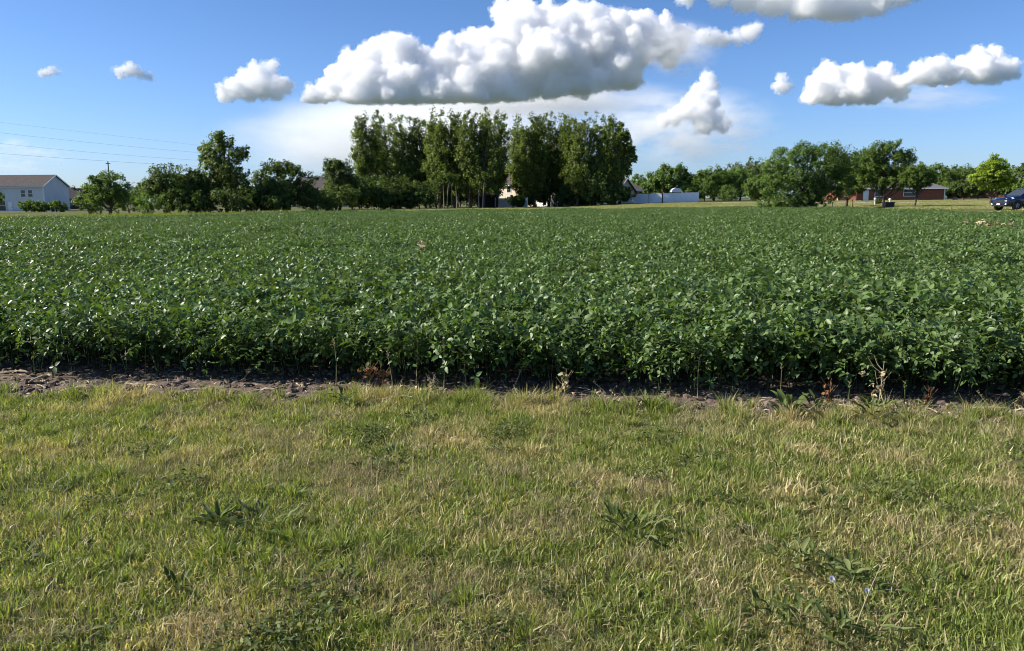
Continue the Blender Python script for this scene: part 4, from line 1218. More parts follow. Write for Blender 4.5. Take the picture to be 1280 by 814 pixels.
tag(o, 'small pale garden chair before the short shaded fence', 'chair')

# small white posts and mailboxes on the right lawn, a dark utility box
def mailbox(px, d, lab, h=1.05):
    o = empty('mailbox', spot(px, d)); o.scale = (.75, .75, .85)
    part('post', box(-.06, .06, -.06, .06, -.1, h), 'trim', o)
    a = np.linspace(0, math.pi, 7)
    prof = [(-.12, 0)] + [(.12 * -math.cos(x), .13 + .12 * math.sin(x)) for x in a] + [(.12, 0)]
    n_ = len(prof)
    v = [(x, -.25, h + z) for x, z in prof] + [(x, .25, h + z) for x, z in prof]
    f = [tuple(range(n_)), tuple(range(2 * n_ - 1, n_ - 1, -1))] + [(k, n_ + k, n_ + (k + 1) % n_, (k + 1) % n_) for k in range(n_)]
    part('letter_box', (np.array(v), f), 'vinyl', o)
    tag(o, lab, 'mailbox')
mailbox(953.5, 105, 'white mailbox at left of the big sprawling tree', .7)
mailbox(1094, 102, 'white mailbox left of the dark utility box', .9)
mailbox(1112.5, 98, 'white mailbox right behind the dark utility box', .8)
o = empty('utility_box', spot(1111, 80))
part('cabinet', box(-.45, .45, -.35, .35, -.1, .55), 'plastic', o); part('lid', box(-.5, .5, -.4, .4, .55, .64), 'plastic', o)
tag(o, 'low dark utility box on the lawn before the feathery tree', 'utility box')
# thin stakes
for px, d, h, lab in ((1041, 82, 1.0, 'short thin stake right of the big sprawling tree'), (1066, 80, 1.3, 'thin dark stake under the dark half crown')):
    o = empty('stake', spot(px, d)); part('rod', tube([(0, 0, -.1), (.02, 0, h)], [.03, .025], 6), 'brown_wood', o); part('tip', box(-.045, .045, -.02, .02, h - .12, h), 'brown_wood', o)
    tag(o, lab, 'stake')
# pale boulders beside the far driveway
bm = bmesh.new(); bmesh.ops.create_icosphere(bm, subdivisions=2, radius=.5)
r_ = np.random.default_rng(4)
for v in bm.verts: v.co *= r_.uniform(.85, 1.15); v.co.z *= .7; v.co.z += .2
me = bpy.data.meshes.new('boulder'); bm.to_mesh(me); bm.free(); me.materials.append(M['concrete'])
o = link('boulder', me); o.location = spot(1194, 150); tag(o, 'pale boulder left of the second brick house', 'boulder')

# ------------------------------------------------------------------ dark blue car
def build_car(label, loc, rz):
    o = empty('car', loc, rz)               # local: front towards -x, z up, centred
    # (x, half width, sill z, belt z)
    prof_lo = [(-2.28, .60, .42, .66), (-2.22, .80, .30, .80), (-2.0, .88, .26, .92), (-1.5, .91, .25, 1.00), (-.9, .92, .25, 1.08), (0, .92, .25, 1.12), (1.0, .92, .25, 1.15), (1.7, .91, .27, 1.16), (2.1, .86, .32, 1.12), (2.26, .74, .42, 1.0)]
    V, F = [], []
    nr = 9
    for (x, w, zl, zb) in prof_lo:
        ring = [(-w * .86, zl), (-w, zl + (zb - zl) * .3), (-w * .985, zl + (zb - zl) * .72), (-w * .93, zb - .02), (0, zb + .035), (w * .93, zb - .02), (w * .985, zl + (zb - zl) * .72), (w, zl + (zb - zl) * .3), (w * .86, zl)]
        V += [(x, y, z) for y, z in ring]
    for k in range(len(prof_lo) - 1):
        for j in range(nr):
            F.append((k * nr + j, k * nr + (j + 1) % nr, (k + 1) * nr + (j + 1) % nr, (k + 1) * nr + j))
    F.append(tuple(range(nr - 1, -1, -1))); F.append(tuple((len(prof_lo) - 1) * nr + j for j in range(nr)))
    body = part('body', (np.array(V), F), 'car_paint', o, True)
    # cabin: rings (x, half width, z bottom, z top)
    cab = [(-.98, .80, 1.04, 1.09), (-.55, .79, 1.04, 1.36), (-.2, .78, 1.05, 1.58), (.3, .77, 1.08, 1.66), (1.1, .76, 1.1, 1.64), (1.7, .74, 1.1, 1.55), (2.05, .70, 1.1, 1.2)]
    V, F = [], []
    for (x, w, zl, zt) in cab:
        s = (zt - zl)
        ring = [(-w, zl), (-w + .12 * s / .6, zt - .06 * s), (-w * .62, zt), (w * .62, zt), (w - .12 * s / .6, zt - .06 * s), (w, zl)]
        V += [(x, y, z) for y, z in ring]
    for k in range(len(cab) - 1):
        for j in range(5):
            F.append((k * 6 + j, k * 6 + j + 1, (k + 1) * 6 + j + 1, (k + 1) * 6 + j))
    part('cabin', (np.array(V), F), 'car_paint', o, True)
    # glass
    def quad(pts, off, name, mat='glass'):
        p = np.array(pts, dtype=float); n_ = np.cross(p[1] - p[0], p[2] - p[0]); n_ /= np.linalg.norm(n_)
        k = len(p)
        v = np.concatenate([p + n_ * off, p - n_ * .03])
        f = [tuple(range(k)), tuple(range(2 * k - 1, k - 1, -1))] + [(j, k + j, k + (j + 1) % k, (j + 1) % k) for j in range(k)]
        return part(name, (v, f), mat, o)
    quad([(-.95, -.70, 1.10), (-.26, -.62, 1.545), (-.26, .62, 1.545), (-.95, .70, 1.10)], .02, 'windscreen')
    for s in (-1, 1):
        for (a, b, c_, d_, nm) in ((-.72, -.16, .42, .42, 'side_window'), (.5, .5, 1.18, 1.18, 'side_window'), (1.26, 1.26, 1.62, 1.9, 'side_window')):
            zt = 1.50
            pts = [(a, s * .805, 1.13), (d_, s * .80, 1.14), (c_, s * .70, zt), (b, s * .70, zt)]
            if s > 0: pts = pts[::-1]
            quad(pts, .015, nm)
        # mirrors, handles, lamps
        part('mirror', (box(-.80, -.64, s * 1.0 - .09, s * 1.0 + .09, 1.10, 1.24)), 'car_paint', o)
        for hx in (.28, 1.12):
            part('door_handle', box(hx, hx + .2, s * .925 - .015, s * .925 + .015, .93, .97), 'rim', o)
        part('headlight', (np.array([(-2.24, s * .46, .74), (-2.14, s * .80, .76), (-1.72, s * .895, .90), (-1.78, s * .80, .975), (-2.10, s * .5, .90), (-2.12, s * .4, .80), (-2.0, s * .7, .7), (-1.7, s * .7, .85)]), [(0, 1, 2, 3, 4, 5), (5, 4, 7, 6), (0, 5, 6), (1, 0, 6), (2, 1, 6, 7), (3, 2, 7), (4, 3, 7)]), 'lamp', o)
        part('fog_lamp', box(-2.27, -2.18, s * .62 - .1, s * .62 + .1, .42, .52), 'lamp', o)
        part('tail_light', box(2.12, 2.25, s * .7 - .1, s * .7 + .1, .85, 1.05), M['rust_lamp'], o)
        for wx in (-1.40, 1.38):
            part('wheel_arch', join([tube([(wx, s * .80, .36), (wx, s * .935, .36)], [.43, .43], 24), tube([(wx, s * .925, .36), (wx, s * .936, .36)], [.43, .30], 24)]), 'plastic', o)
            t = np.linspace(0, 2 * math.pi, 29)[:-1]
            wheel = empty('wheel', (wx, s * .83, .345)); wheel.parent = o
            prof = [(.20, -.10), (.30, -.115), (.345, -.09), (.345, .09), (.30, .115), (.20, .10)]
            v = [(r * math.cos(a), y, r * math.sin(a)) for a in t for r, y in prof]
            n_ = len(prof); f = [(k * n_ + j, k * n_ + j + 1, ((k + 1) % 28) * n_ + j + 1, ((k + 1) % 28) * n_ + j) for k in range(28) for j in range(n_ - 1)]
            part('tyre', (np.array(v), f), 'tyre', wheel, True)
            rv, rf = tube([(0, s * .05, 0), (0, s * .085, 0)], [.225, .225], 24)
            sp = [(rv, rf)]
            for a in range(5):
                an = a * 2 * math.pi / 5
                bv, bf = box(-.035, .035, s * .075 - .02, s * .075 + .02, .03, .22)
                c_, s_ = math.cos(an), math.sin(an)
                bv = np.stack([bv[:, 0] * c_ - bv[:, 2] * s_, bv[:, 1], bv[:, 0] * s_ + bv[:, 2] * c_], -1)
                sp.append((bv, bf))
            part('rim', join(sp), 'rim', wheel)
    part('grille', box(-2.30, -2.2, -.42, .42, .56, .74), 'plastic', o)
    part('lower_grille', box(-2.27, -2.15, -.5, .5, .32, .46), 'plastic', o)
    part('bumper_strip', box(-2.285, -2.2, -.62, .62, .485, .50), 'plastic', o)
    part('number_plate', box(-2.31, -2.285, -.16, .16, .40, .50), 'vinyl', o)
    part('rear_window', (np.array([(1.74, -.6, 1.5), (1.74, .6, 1.5), (2.06, .64, 1.19), (2.06, -.64, 1.19)]), [(0, 1, 2, 3)]), 'glass', o)
    for s in (-1, 1):
        part('roof_rail', tube([(-.1, s * .60, 1.66), (.3, s * .60, 1.72), (1.2, s * .60, 1.70), (1.55, s * .60, 1.62)], [.02] * 4, 6), 'rim', o)
    return tag(o, label, 'car')
M['rust_lamp'] = principled('red_lens', (0.35, 0.01, 0.01), 0.2, 0.5)
p = spot(1279, 62.0)
build_car('dark blue car seen from its front left at the right edge', (p.x, p.y, p.z + .02), R(12))

# ------------------------------------------------------------------ power lines
p = spot(139, 170)
top = at(139, 202, 170)
o = empty('utility_pole', p)
part('shaft', tube([(0, 0, -.5), (0, 0, top.z - p.z)], [.16, .11], 8), 'brown_wood', o)
part('cross_arm', box(-.06, .06, -.9, .9, top.z - p.z - .5, top.z - p.z - .36), 'brown_wood', o)
part('insulator', tube([(0, 0, top.z - p.z), (0, 0, top.z - p.z + .18)], [.05, .03], 6), 'rim', o)
tag(o, 'thin utility pole rising behind the lone round tree', 'pole')
def wire(label, pts, d0, d1, rad):
    n = len(pts); xs = np.array([q[0] for q in pts], float); ys = np.array([q[1] for q in pts], float)
    X = np.linspace(xs[0], xs[-1], 40)
    co = np.polyfit(xs, ys, 2) if n > 2 else np.polyfit(xs, ys, 1)
    P = [at(x, np.polyval(co, x), d0 + (d1 - d0) * (x - xs[0]) / (xs[-1] - xs[0]))[:] for x in X]
    v, f = tube(P, [rad] * len(P), 4)
    o = link('power_line', fast_mesh('power_line', v, f, mat=M['wire']))
    tag(o, label, 'wire', 'overhead wires at left')
wire('highest faint overhead wire at left', [(-160, 134), (0, 152), (120, 168), (290, 186)], 200, 300, .016)
wire('second overhead wire from the top at left', [(-160, 146), (0, 165), (120, 180), (290, 194)], 200, 300, .022)
wire('third overhead wire from the top at left', [(-160, 160), (0, 179.5), (120, 191), (290, 203)], 195, 290, .022)
wire('lowest overhead wire at left, touching the utility pole top', [(-160, 178), (0, 191.5), (139, 202.2), (290, 210)], 185, 160, .02)
pp = at(290, 186, 300); gp = spot(290, 300)
for (px, py, d, lab) in ((290, 180, 300, 'tall steel pole hidden behind the tall pointed tree'), (-160, 128, 200, 'tall steel pole out at far left carrying the wires'), (-160, 172, 185, 'wooden pole out at far left carrying the lowest wire')):
    a, b = spot(px, d), at(px, py, d)
    o = empty('steel_pole', a); part('shaft', tube([(0, 0, -.5), (0, 0, b.z - a.z)], [.3, .16], 8), 'wire', o)
    part('cross_arm', box(-.08, .08, -1.6, 1.6, b.z - a.z - 1.2, b.z - a.z - 1.0), 'wire', o)
    tag(o, lab, 'pole')

# ------------------------------------------------------------------ small plants one can pick out
def strip_leaf(L, w, droop, seed, lobed=False):
    r_ = np.random.default_rng(seed)
    n = 7
    t = np.linspace(0, 1, n)
    wid = w * np.sin(np.clip(t * .92 + .08, 0, 1) * math.pi) ** .8
    if lobed: wid = wid * (1 + .35 * np.sin(t * 16))
    wid[-1] = .002
    ang = r_.uniform(.45, .9)
    th = ang - droop * t * 1.6
    y = np.concatenate([[0], np.cumsum(np.cos(th[:-1]) * L / (n - 1))]); z = np.concatenate([[0], np.cumsum(np.sin(th[:-1]) * L / (n - 1))])
    z = np.maximum(z, .012)
    V = []
    for k in range(n):
        V += [(-wid[k] / 2, y[k], z[k] + wid[k] * .22), (0, y[k], z[k]), (wid[k] / 2, y[k], z[k] + wid[k] * .22)]
    F = []
    for k in range(n - 1):
        for j in (0, 1):
            F.append((k * 3 + j, k * 3 + j + 1, k * 3 + 4 + j, k * 3 + 3 + j))
    Cc = np.tile([r_.uniform(.75, 1.4), r_.uniform(0, 1), r_.uniform(0, .6), 1], (len(V), 1))
    me = fast_mesh('leaf', np.array(V), np.array(F), cols=Cc, mat=M['weed'], smooth=True)
    return me
LEAFM = {}
def leafset(kind):
    if kind not in LEAFM:
        L, w, dr, lob = {'dock': (.13, .026, .9, False), 'broad': (.10, .036, .7, False), 'narrow': (.15, .016, .6, False), 'lobed': (.12, .026, .9, True), 'big': (.20, .06, .6, False)}[kind]
        LEAFM[kind] = [strip_leaf(L * (1 + .2 * (k - 2)), w, dr * (.6 + .25 * k), 500 + 7 * k + len(kind), lob) for k in range(5)]
    return LEAFM[kind]
def rosette(name, label, px, py, kind, n, sc, seed, cat='weed', stem=0.0, group=None, spread=0.03):
    p = ground_at(px, py); r_ = np.random.default_rng(seed)
    o = empty(name, p, r_.uniform(0, 6.28))
    ls = leafset(kind)
    for k in range(n):
        a = bpy.data.objects.new('leaf', ls[r_.integers(0, 5)]); C.objects.link(a); a.parent = o
        an = k * 2.4 + r_.uniform(-.4, .4)
        a.rotation_euler = (r_.uniform(-.1, .85), r_.uniform(-.3, .3), an)
        s = sc * r_.uniform(.65, 1.15); a.scale = (s, s, s)
        h = r_.uniform(.0, 1.0) * stem
        a.location = (-math.sin(an) * spread * r_.uniform(0, 1), math.cos(an) * spread * r_.uniform(0, 1), .01 + h)
    if stem > 0:
        v, f = tube([(0, 0, -.02), (.01, 0, stem * .6), (.02, .01, stem * 1.1)], [.006, .004, .002], 5)
        link('stem', fast_mesh('stem', v, f, mat=M['soy_stem']), o)
    return tag(o, label, cat, group)
rosette('dock_weed', 'dark spiky dock rosette in the lower left grass', 272, 655, 'dock', 28, 1.0, 1, spread=.08)
rosette('dock_weed', 'flattened dock leaves right of the spiky rosette at left', 320, 662, 'lobed', 48, .8, 2, stem=.04, spread=.24)
rosette('dock_weed', 'single upright broad leaf weed left of centre', 452, 588, 'broad', 6, .9, 3)
rosette('dandelion_weed', 'low dark weed among grass left of centre', 490, 572, 'lobed', 26, .8, 4, spread=.14)
rosette('dandelion_weed', 'leafy rosette on the dry grass right of centre', 880, 578, 'dock', 16, .9, 5, spread=.1)
rosette('dandelion_weed', 'small dark rosette at right in dry grass', 1040, 632, 'lobed', 12, .95, 6, spread=.07)
rosette('dandelion_weed', 'tangled grey green weed right of the picture middle', 792, 668, 'lobed', 40, .85, 7, stem=.05, spread=.2)
rosette('plantain_weed', 'small dark rosette above the leafy patch at lower right', 932, 672, 'broad', 10, .7, 8, spread=.05)
rosette('chicory_weed', 'leafy grey green weed patch at lower right, upper part', 1005, 712, 'broad', 60, .6, 9, stem=.08, spread=.2)
rosette('chicory_weed', 'leafy grey green weed patch at lower right, between pale flowers', 1062, 740, 'broad', 60, .6, 10, stem=.08, spread=.2)
rosette('chicory_weed', 'dense weed patch near bottom edge at lower right', 985, 785, 'dock', 60, .6, 11, stem=.06, spread=.22)
rosette('chicory_weed', 'weed patch right of the dense one near bottom edge', 1050, 800, 'dock', 50, .6, 12, stem=.06, spread=.2)
rosette('plantain_weed', 'dark wiry weed in dry grass at lower right', 1160, 738, 'narrow', 16, .7, 13, spread=.07)
rosette('plantain_weed', 'pointed pale leaf pair in lower middle grass', 614, 712, 'narrow', 8, .8, 14)
rosette('plantain_weed', 'dark weed clump in the lower left grass by bottom', 222, 738, 'dock', 12, .8, 15, spread=.05)
rosette('plantain_weed', 'weed with curled dry leaves at the lower left corner', 105, 800, 'lobed', 14, .7, 16, spread=.09)
rosette('plantain_weed', 'dark hollow weed at bottom left of centre', 548, 762, 'dock', 10, .7, 17, spread=.05)
rosette('plantain_weed', 'tiny dark rosette at far left grass', 30, 702, 'dock', 10, .8, 18, spread=.06)
rosette('plantain_weed', 'small weed between soil strip and left grass', 205, 560, 'lobed', 10, .7, 19, spread=.08)
rosette('burdock_weed', 'broad pale leaved weed at the field edge right of centre', 985, 522, 'big', 16, .85, 20, stem=.10, spread=.1)
rosette('burdock_weed', 'leafy green weed beside the pale leaved one at field edge', 1015, 522, 'dock', 16, 1.0, 21, stem=.12, spread=.1)
rosette('burdock_weed', 'dark weed clump at the field edge at right', 1090, 528, 'broad', 26, 1.0, 22, stem=.16, spread=.14)
rosette('burdock_weed', 'smaller dark weed at the field edge right of the clump', 1130, 522, 'broad', 14, .9, 23, stem=.12, spread=.1)
rosette('burdock_weed', 'dark green weed at the field edge left of centre', 432, 512, 'dock', 14, .9, 24, stem=.1, spread=.09)
rosette('burdock_weed', 'low weed at the soil strip end left of centre', 650, 505, 'lobed', 14, .8, 25, stem=.08, spread=.1)
rosette('burdock_weed', 'low weed in soil right of centre', 805, 512, 'lobed', 12, .8, 26, stem=.08, spread=.08)

def flower_stalk(label, px, py, tx, ty, dist_top, flower=True, name='chicory_flower'):
    p = ground_at(px, py); t_ = at(tx, ty, dist_top)
    o = empty(name, p)
    q = np.array(t_ - p); mid = q * .5 + np.array([.01, .01, .02])
    v, f = tube([(0, 0, -.02), tuple(mid), tuple(q)], [.004, .0032, .0022], 5)
    link('stem', fast_mesh('stem', v, f, mat=M['soy_stem']), o)
    if flower:
        vs_, fs_ = [], []
        for k in range(12):
            a = k * 2 * math.pi / 12
            b = len(vs_); c_, s_ = math.cos(a), math.sin(a)
            for (rr, w, z) in ((.002, .002, 0), (.010, .0036, .003), (.013, .0028, .003)):
                vs_ += [(rr * c_ - w * s_, rr * s_ + w * c_, z), (rr * c_ + w * s_, rr * s_ - w * c_, z)]
            fs_ += [(b, b + 1, b + 3, b + 2), (b + 2, b + 3, b + 5, b + 4)]
        fl = part('flower', (np.array(vs_), fs_), 'flower', o); fl.location = q; fl.rotation_euler = (.9, 0, .2)
    return tag(o, label, 'flower')
flower_stalk('pale blue chicory flower, left one at lower right', 1062, 768, 1040, 724, 3.05)
flower_stalk('pale blue chicory flower, right one at lower right', 1075, 778, 1084, 739, 2.98)
flower_stalk('tiny lilac flower at bottom edge right of centre', 850, 818, 858, 801, 2.72)

def dry_stalk(label, px, py, tx, ty, d_top, rad=.0028, mat='straw', head=True, cat='stalk', name='dry_stalk', group=None):
    p = ground_at(px, py); t_ = at(tx, ty, d_top)
    o = empty(name, p)
    q = np.array(t_ - p); L = np.linalg.norm(q)
    r_ = np.random.default_rng(int(px * 7 + py))
    t = np.linspace(0, 1, 7)[:, None]
    P = q * t + np.sin(t * math.pi) * np.array([r_.normal(0, .02), r_.normal(0, .02), .03]) * L
    v, f = tube(P, rad * (1.1 - .6 * t[:, 0]), 5)
    Cc = np.tile([1.0, r_.uniform(0, 1), .3, 1], (len(v), 1))
    link('stem', fast_mesh('stem', v, f, cols=Cc, mat=M[mat], smooth=True), o)
    if head:
        hv, hf = [], []
        dirq = q / L
        for k in range(9):
            c = P[-1] - dirq * (.008 * k); a = k * 2.4
            b = len(hv); s_ = .012
            side = np.array([math.cos(a), math.sin(a), .5]) * s_
            hv += [tuple(c), tuple(c + side + dirq * .003), tuple(c + side * 1.6 + dirq * .012), tuple(c + dirq * .012)]
            hf.append((b, b + 1, b + 2, b + 3))
        link('seed_head', fast_mesh('seed_head', np.array(hv), np.array(hf), cols=np.tile([.9, .8, .3, 1], (len(hv), 1)), mat=M[mat]), o)
    return tag(o, label, cat, group)
dry_stalk('pale stalk slanting up right in the lower right grass', 1130, 702, 1243, 630, 3.75)
dry_stalk('long pale stalk from the bottom between the two flowers', 1060, 812, 1105, 700, 2.95, .0034)
dry_stalk('short stalk branching beside the long pale one at lower right', 1085, 728, 1112, 706, 3.15, head=False)
dry_stalk('thin pale stalk standing right of the picture middle', 730, 672, 747, 602, 4.2)
dry_stalk('thin pale stalk slanting left of the picture middle', 556, 685, 592, 622, 3.95)
dry_stalk('pale stalk lying in the tangled weed, right of the middle', 770, 730, 828, 640, 3.6)
dry_stalk('short pale straw lying flat near bottom left of the middle', 625, 782, 642, 772, 2.95, .004, head=False)
dry_stalk('thick pale straw on the grass at lower left', 315, 786, 358, 764, 2.95, .004, head=False)
dry_stalk('bent straw at the left bottom corner', 0, 778, 30, 755, 3.1, .004, head=False)
dry_stalk('green seed stalk above the dry grass right of the middle', 1118, 668, 1128, 622, 3.9, mat='weed')
dry_stalk('upright pale blade in the lower middle grass', 605, 770, 604, 735, 3.05, .005, head=False)
dry_stalk('upright stalk in front of the leafy rosette right of centre', 868, 560, 880, 530, 5.1, mat='weed')
# stalks standing against the front of the beans
EDGE = [(182, 470, 183, 415, 'weed'), (206, 468, 205, 418, 'weed'), (138, 474, 140, 440, 'weed'), (45, 475, 42, 440, 'weed'), (420, 484, 417, 425, 'straw'), (520, 486, 522, 425, 'straw'), (555, 488, 554, 425, 'straw'), (583, 487, 580, 440, 'straw'), (640, 488, 652, 460, 'straw'),
        (703, 492, 705, 470, 'weed'), (868, 498, 868, 430, 'weed'), (872, 499, 874, 448, 'straw'), (975, 502, 977, 455, 'weed'), (1130, 508, 1131, 478, 'weed'), (1240, 512, 1222, 490, 'straw'), (300, 478, 314, 462, 'straw'), (492, 487, 484, 440, 'straw'), (760, 494, 742, 478, 'straw'), (1255, 512, 1280, 495, 'straw'), (1060, 505, 1062, 478, 'weed')]
nm = {182: 'left one of the paired tall green stalks before the beans at left', 206: 'right one of the paired tall green stalks before the beans at left', 138: 'short green stalk left of the paired tall stalks', 45: 'green stalk at the far left end of the bean row',
      420: 'dry stalk before the beans above the dark weed, left of centre', 520: 'tall dry stalk before the beans right of the reddish weeds', 555: 'tall dry stalk before the beans above the yellowish clump', 583: 'dry stalk just right of the yellowish weed clump', 640: 'dry blade slanting right before the beans in the middle',
      703: 'short green stalk beside the leaning dry weed', 868: 'tall green stalk before the beans right of centre', 872: 'dry stalk close beside the tall green one right of centre', 975: 'green stalk before the beans above the pale leaved weed', 1130: 'short green stalk right of the pale forked weed',
      1240: 'dry stalk slanting left near the right edge of the bean row', 300: 'dry blade slanting right over the bare strip at left', 492: 'dry stalk close to the reddish weeds on their right', 760: 'dry blade slanting left before the beans right of centre', 1255: 'dry blade slanting right at the right edge of the bean row', 1060: 'green stalk between the pale leaved weed and the forked weed'}
for (px, py, tx, ty, mt) in EDGE:
    g = ground_at(px, py)
    lab = nm.get(px) or ('thin dry stalk standing at the foot of the bean row' if mt == 'straw' else 'thin green weed stalk standing at the foot of the bean row')
    dry_stalk(lab, px, py, tx, ty, g.y + .03, .004, mt, group='dry stalks along the bean row' if mt == 'straw' else 'green stalks along the bean row', name='weed_stalk')
# branching pale forb
def forb(label, px, py, top_py, mat, seed, n=7, sc=1.0):
    p = ground_at(px, py); h = at(px, top_py, p.y).z
    r_ = np.random.default_rng(seed); o = empty('branching_weed', p)
    ps = [tube([(0, 0, -.02), (.01, 0, h * .5), (.02, 0, h)], [.006, .004, .002], 5)]
    for k in range(n):
        z = h * r_.uniform(.25, .85); a = r_.uniform(0, 6.28); q = h * r_.uniform(.18, .4) * sc
        e = np.array([math.cos(a) * q, math.sin(a) * q * .6, z + q * 1.1])
        ps.append(tube([(.01, 0, z), (e[0] * .5, e[1] * .5, z + q * .4), tuple(e)], [.0035, .0025, .0015], 4))
    v, f = join(ps)
    link('stem', fast_mesh('stem', v, f, cols=np.tile([1, .3, .3, 1], (len(v), 1)), mat=M[mat]), o)
    r2 = np.random.default_rng(seed + 1)
    cl = np.array([[r2.normal(0, h * .13), r2.normal(0, h * .08), h * r2.uniform(.15, .9)] for _ in range(10)])
    V, F, Cc = crown_leaves(r2, cl, np.full(10, h * .07), 5, .035, np.array([0, 0, h * .4]))
    link('leaves', fast_mesh('leaves', V, F, cols=Cc, mat=M[mat]), o)
    return tag(o, label, 'weed')
forb('pale forked dead weed before the beans at right', 1098, 510, 452, 'straw', 1)
forb('reddish dry weed at the foot of the beans left of centre', 462, 490, 450, 'rust_weed', 2, 12)
forb('second reddish dry weed just right of the first', 478, 490, 462, 'rust_weed', 3, 10)
forb('rusty dry weed at the field edge right of centre', 1035, 506, 478, 'rust_weed', 4, 8)
forb('rusty thin weed at the field edge near the right side', 1160, 510, 484, 'rust_weed', 5, 7)
forb('dry yellowish weed clump before the beans in the middle', 540, 495, 470, 'straw', 6, 12)
forb('leaning dry weed in the soil before the beans, middle', 705, 496, 462, 'straw', 7, 6)
forb('pale leaf like dry weed at the right edge of the soil', 1276, 512, 490, 'straw', 8, 6)

# dried leaves in the crop near the car
for px, py, lab, s in ((1229, 277, 'pale dried leaf clump in the crop, left of two near car', 1), (1255, 279, 'pale dried leaf clump in the crop, right of two near car', 1.2), (528, 305, 'small brownish dry patch of bean leaves left of centre', .45)):
    d = 1.03 * FPX / (py - HORIZON0 + (px - 640) * math.tan(-ROLL) * 1.0 if False else max(8, py - (HORIZON0 - (px - 640) * .007)))
    c = at(px, py, d)
    r_ = np.random.default_rng(px)
    o = empty('dry_bean_plant', (c.x, c.y, 0))
    link('stem', fast_mesh('stem', *tube([(0, 0, 0), (0, 0, .6)], [.008, .004], 5), mat=M['corn']), o)
    cl = np.array([[r_.normal(0, .18 * s), r_.normal(0, .15), .64 + r_.normal(0, .05)] for _ in range(7)])
    V, F, Cc = crown_leaves(r_, cl, np.full(7, .09), 7, .14 * s, np.array([0, 0, .3]))
    link('leaves', fast_mesh('leaves', V, F, cols=Cc, mat=M['straw']), o)
    tag(o, lab, 'dry plant')

# corn stalk pieces left on the bare strip
def corn_mesh(seed, L):
    r_ = np.random.default_rng(seed)
    t = np.linspace(0, 1, 9)[:, None]
    P = np.concatenate([(t - .5) * L, np.sin(t * 3) * r_.normal(0, .03) * L, t * 0 + .012 + .01 * np.sin(t * 3)], 1)
    rad = np.full(9, .0085) * (1 - .25 * t[:, 0]); rad[[2, 6]] *= 1.35
    v, f = tube(P, rad, 6)
    f = f.tolist() + [list(range(5, -1, -1)), list(range(48, 54))]
    # a torn husk strip
    b = len(v)
    hv = [(0, .004, .02), (.05, .03, .035), (.10, .035, .02), (.02, -.006, .022), (.06, .016, .03), (.11, .022, .012)]
    v = np.concatenate([v, np.array(hv)]); 
    f += [[b, b + 1, b + 4, b + 3], [b + 1, b + 2, b + 5, b + 4]]
    me = bpy.data.meshes.new('corn_stalk'); me.from_pydata([tuple(q) for q in v], [], [tuple(q) for q in f]); me.materials.append(M['corn']); return me
cmesh = [corn_mesh(k, .16 + .035 * k) for k in range(5)]
STK = [(92, 491, 2, .0, 'bright pale corn stalk piece lying in soil at left'), (250, 492, 2, .05, 'pale corn stalk piece in the middle of the bare strip'), (325, 494, 3, .1, 'corn stalk piece near the right end of bare strip'), (48, 478, 1, 1.2, 'short corn stalk piece standing askew at far left'), (18, 470, 3, 0., 'corn stalk piece lying at the left end of the strip'), (496, 503, 3, -.05, 'corn stalk piece beside the dark weed left of centre'), (1235, 516, 4, -.15, 'corn stalk piece in soil near the right side')]
r_ = np.random.default_rng(6)
for px, py, k, rz, lab in STK:
    o = link('corn_stalk', cmesh[k]); p = ground_at(px, py); o.location = (p.x, p.y, .022); o.rotation_euler = (r_.normal(0, .1), -abs(r_.normal(0, .08)), rz)
    tag(o, lab, 'stalk', 'corn stalk pieces on the bare strip')
for k in range(34):
    px = r_.uniform(-10, 1270); px = px if r_.uniform() < .5 else r_.uniform(0, 420)
    py = np.interp(px, [0, 640, 1280], [481, 495, 512]) + r_.normal(0, 3.5)
    o = link('corn_stalk', cmesh[r_.integers(0, 5)]); p = ground_at(px, py); o.location = (p.x, p.y, .018); o.rotation_euler = (r_.normal(0, .2), r_.normal(0, .08), r_.normal(0, .7))
    s = r_.uniform(.35, .75); o.scale = (s, s, s)
    tag(o, 'small dull bit of corn stalk half sunk in the bare strip', 'stalk', 'small corn stalk bits on the bare strip')
make_cloud('towering white cumulus cloud, largest in the sky, above the tall tree row',
    [(640, 22, 20), (662, 30, 22), (640, 55, 30), (628, 12, 9), (652, 12, 11), (700, 45, 34), (712, 26, 20), (745, 55, 36), (735, 38, 16), (760, 35, 16),
     (600, 70, 26), (580, 62, 15), (598, 50, 9), (560, 78, 24), (680, 80, 36), (620, 92, 30), (780, 62, 34), (800, 45, 24), (830, 52, 24), (850, 48, 14), (775, 85, 24), (720, 90, 28),
     (482, 62, 17), (465, 72, 19), (500, 80, 26), (445, 86, 20), (430, 100, 18), (460, 105, 26), (500, 108, 26), (535, 92, 24), (515, 68, 14), (545, 108, 22),
     (412, 112, 14), (395, 122, 12), (390, 126, 11), (420, 130, 16), (585, 105, 22), (650, 105, 20), (690, 105, 18), (450, 125, 18), (490, 124, 18), (530, 122, 18), (560, 118, 20), (585, 90, 22), (600, 118, 20), (640, 118, 16), (400, 128, 10), (560, 95, 24)] + [(x, 112 - max(0, x - 600) * .07, 14) for x in range(440, 780, 22)],
    CD, cm_thick, 3, flat=125)
make_cloud('small puffy cloud with a peaked top left of the big cumulus',
    [(325, 92, 11), (338, 84, 8), (342, 80, 5), (312, 102, 13), (295, 110, 12), (280, 115, 9), (330, 108, 14), (350, 109, 11), (358, 107, 8), (312, 116, 12), (345, 118, 9)],
    CD, cm_thick, 5, flat=124)
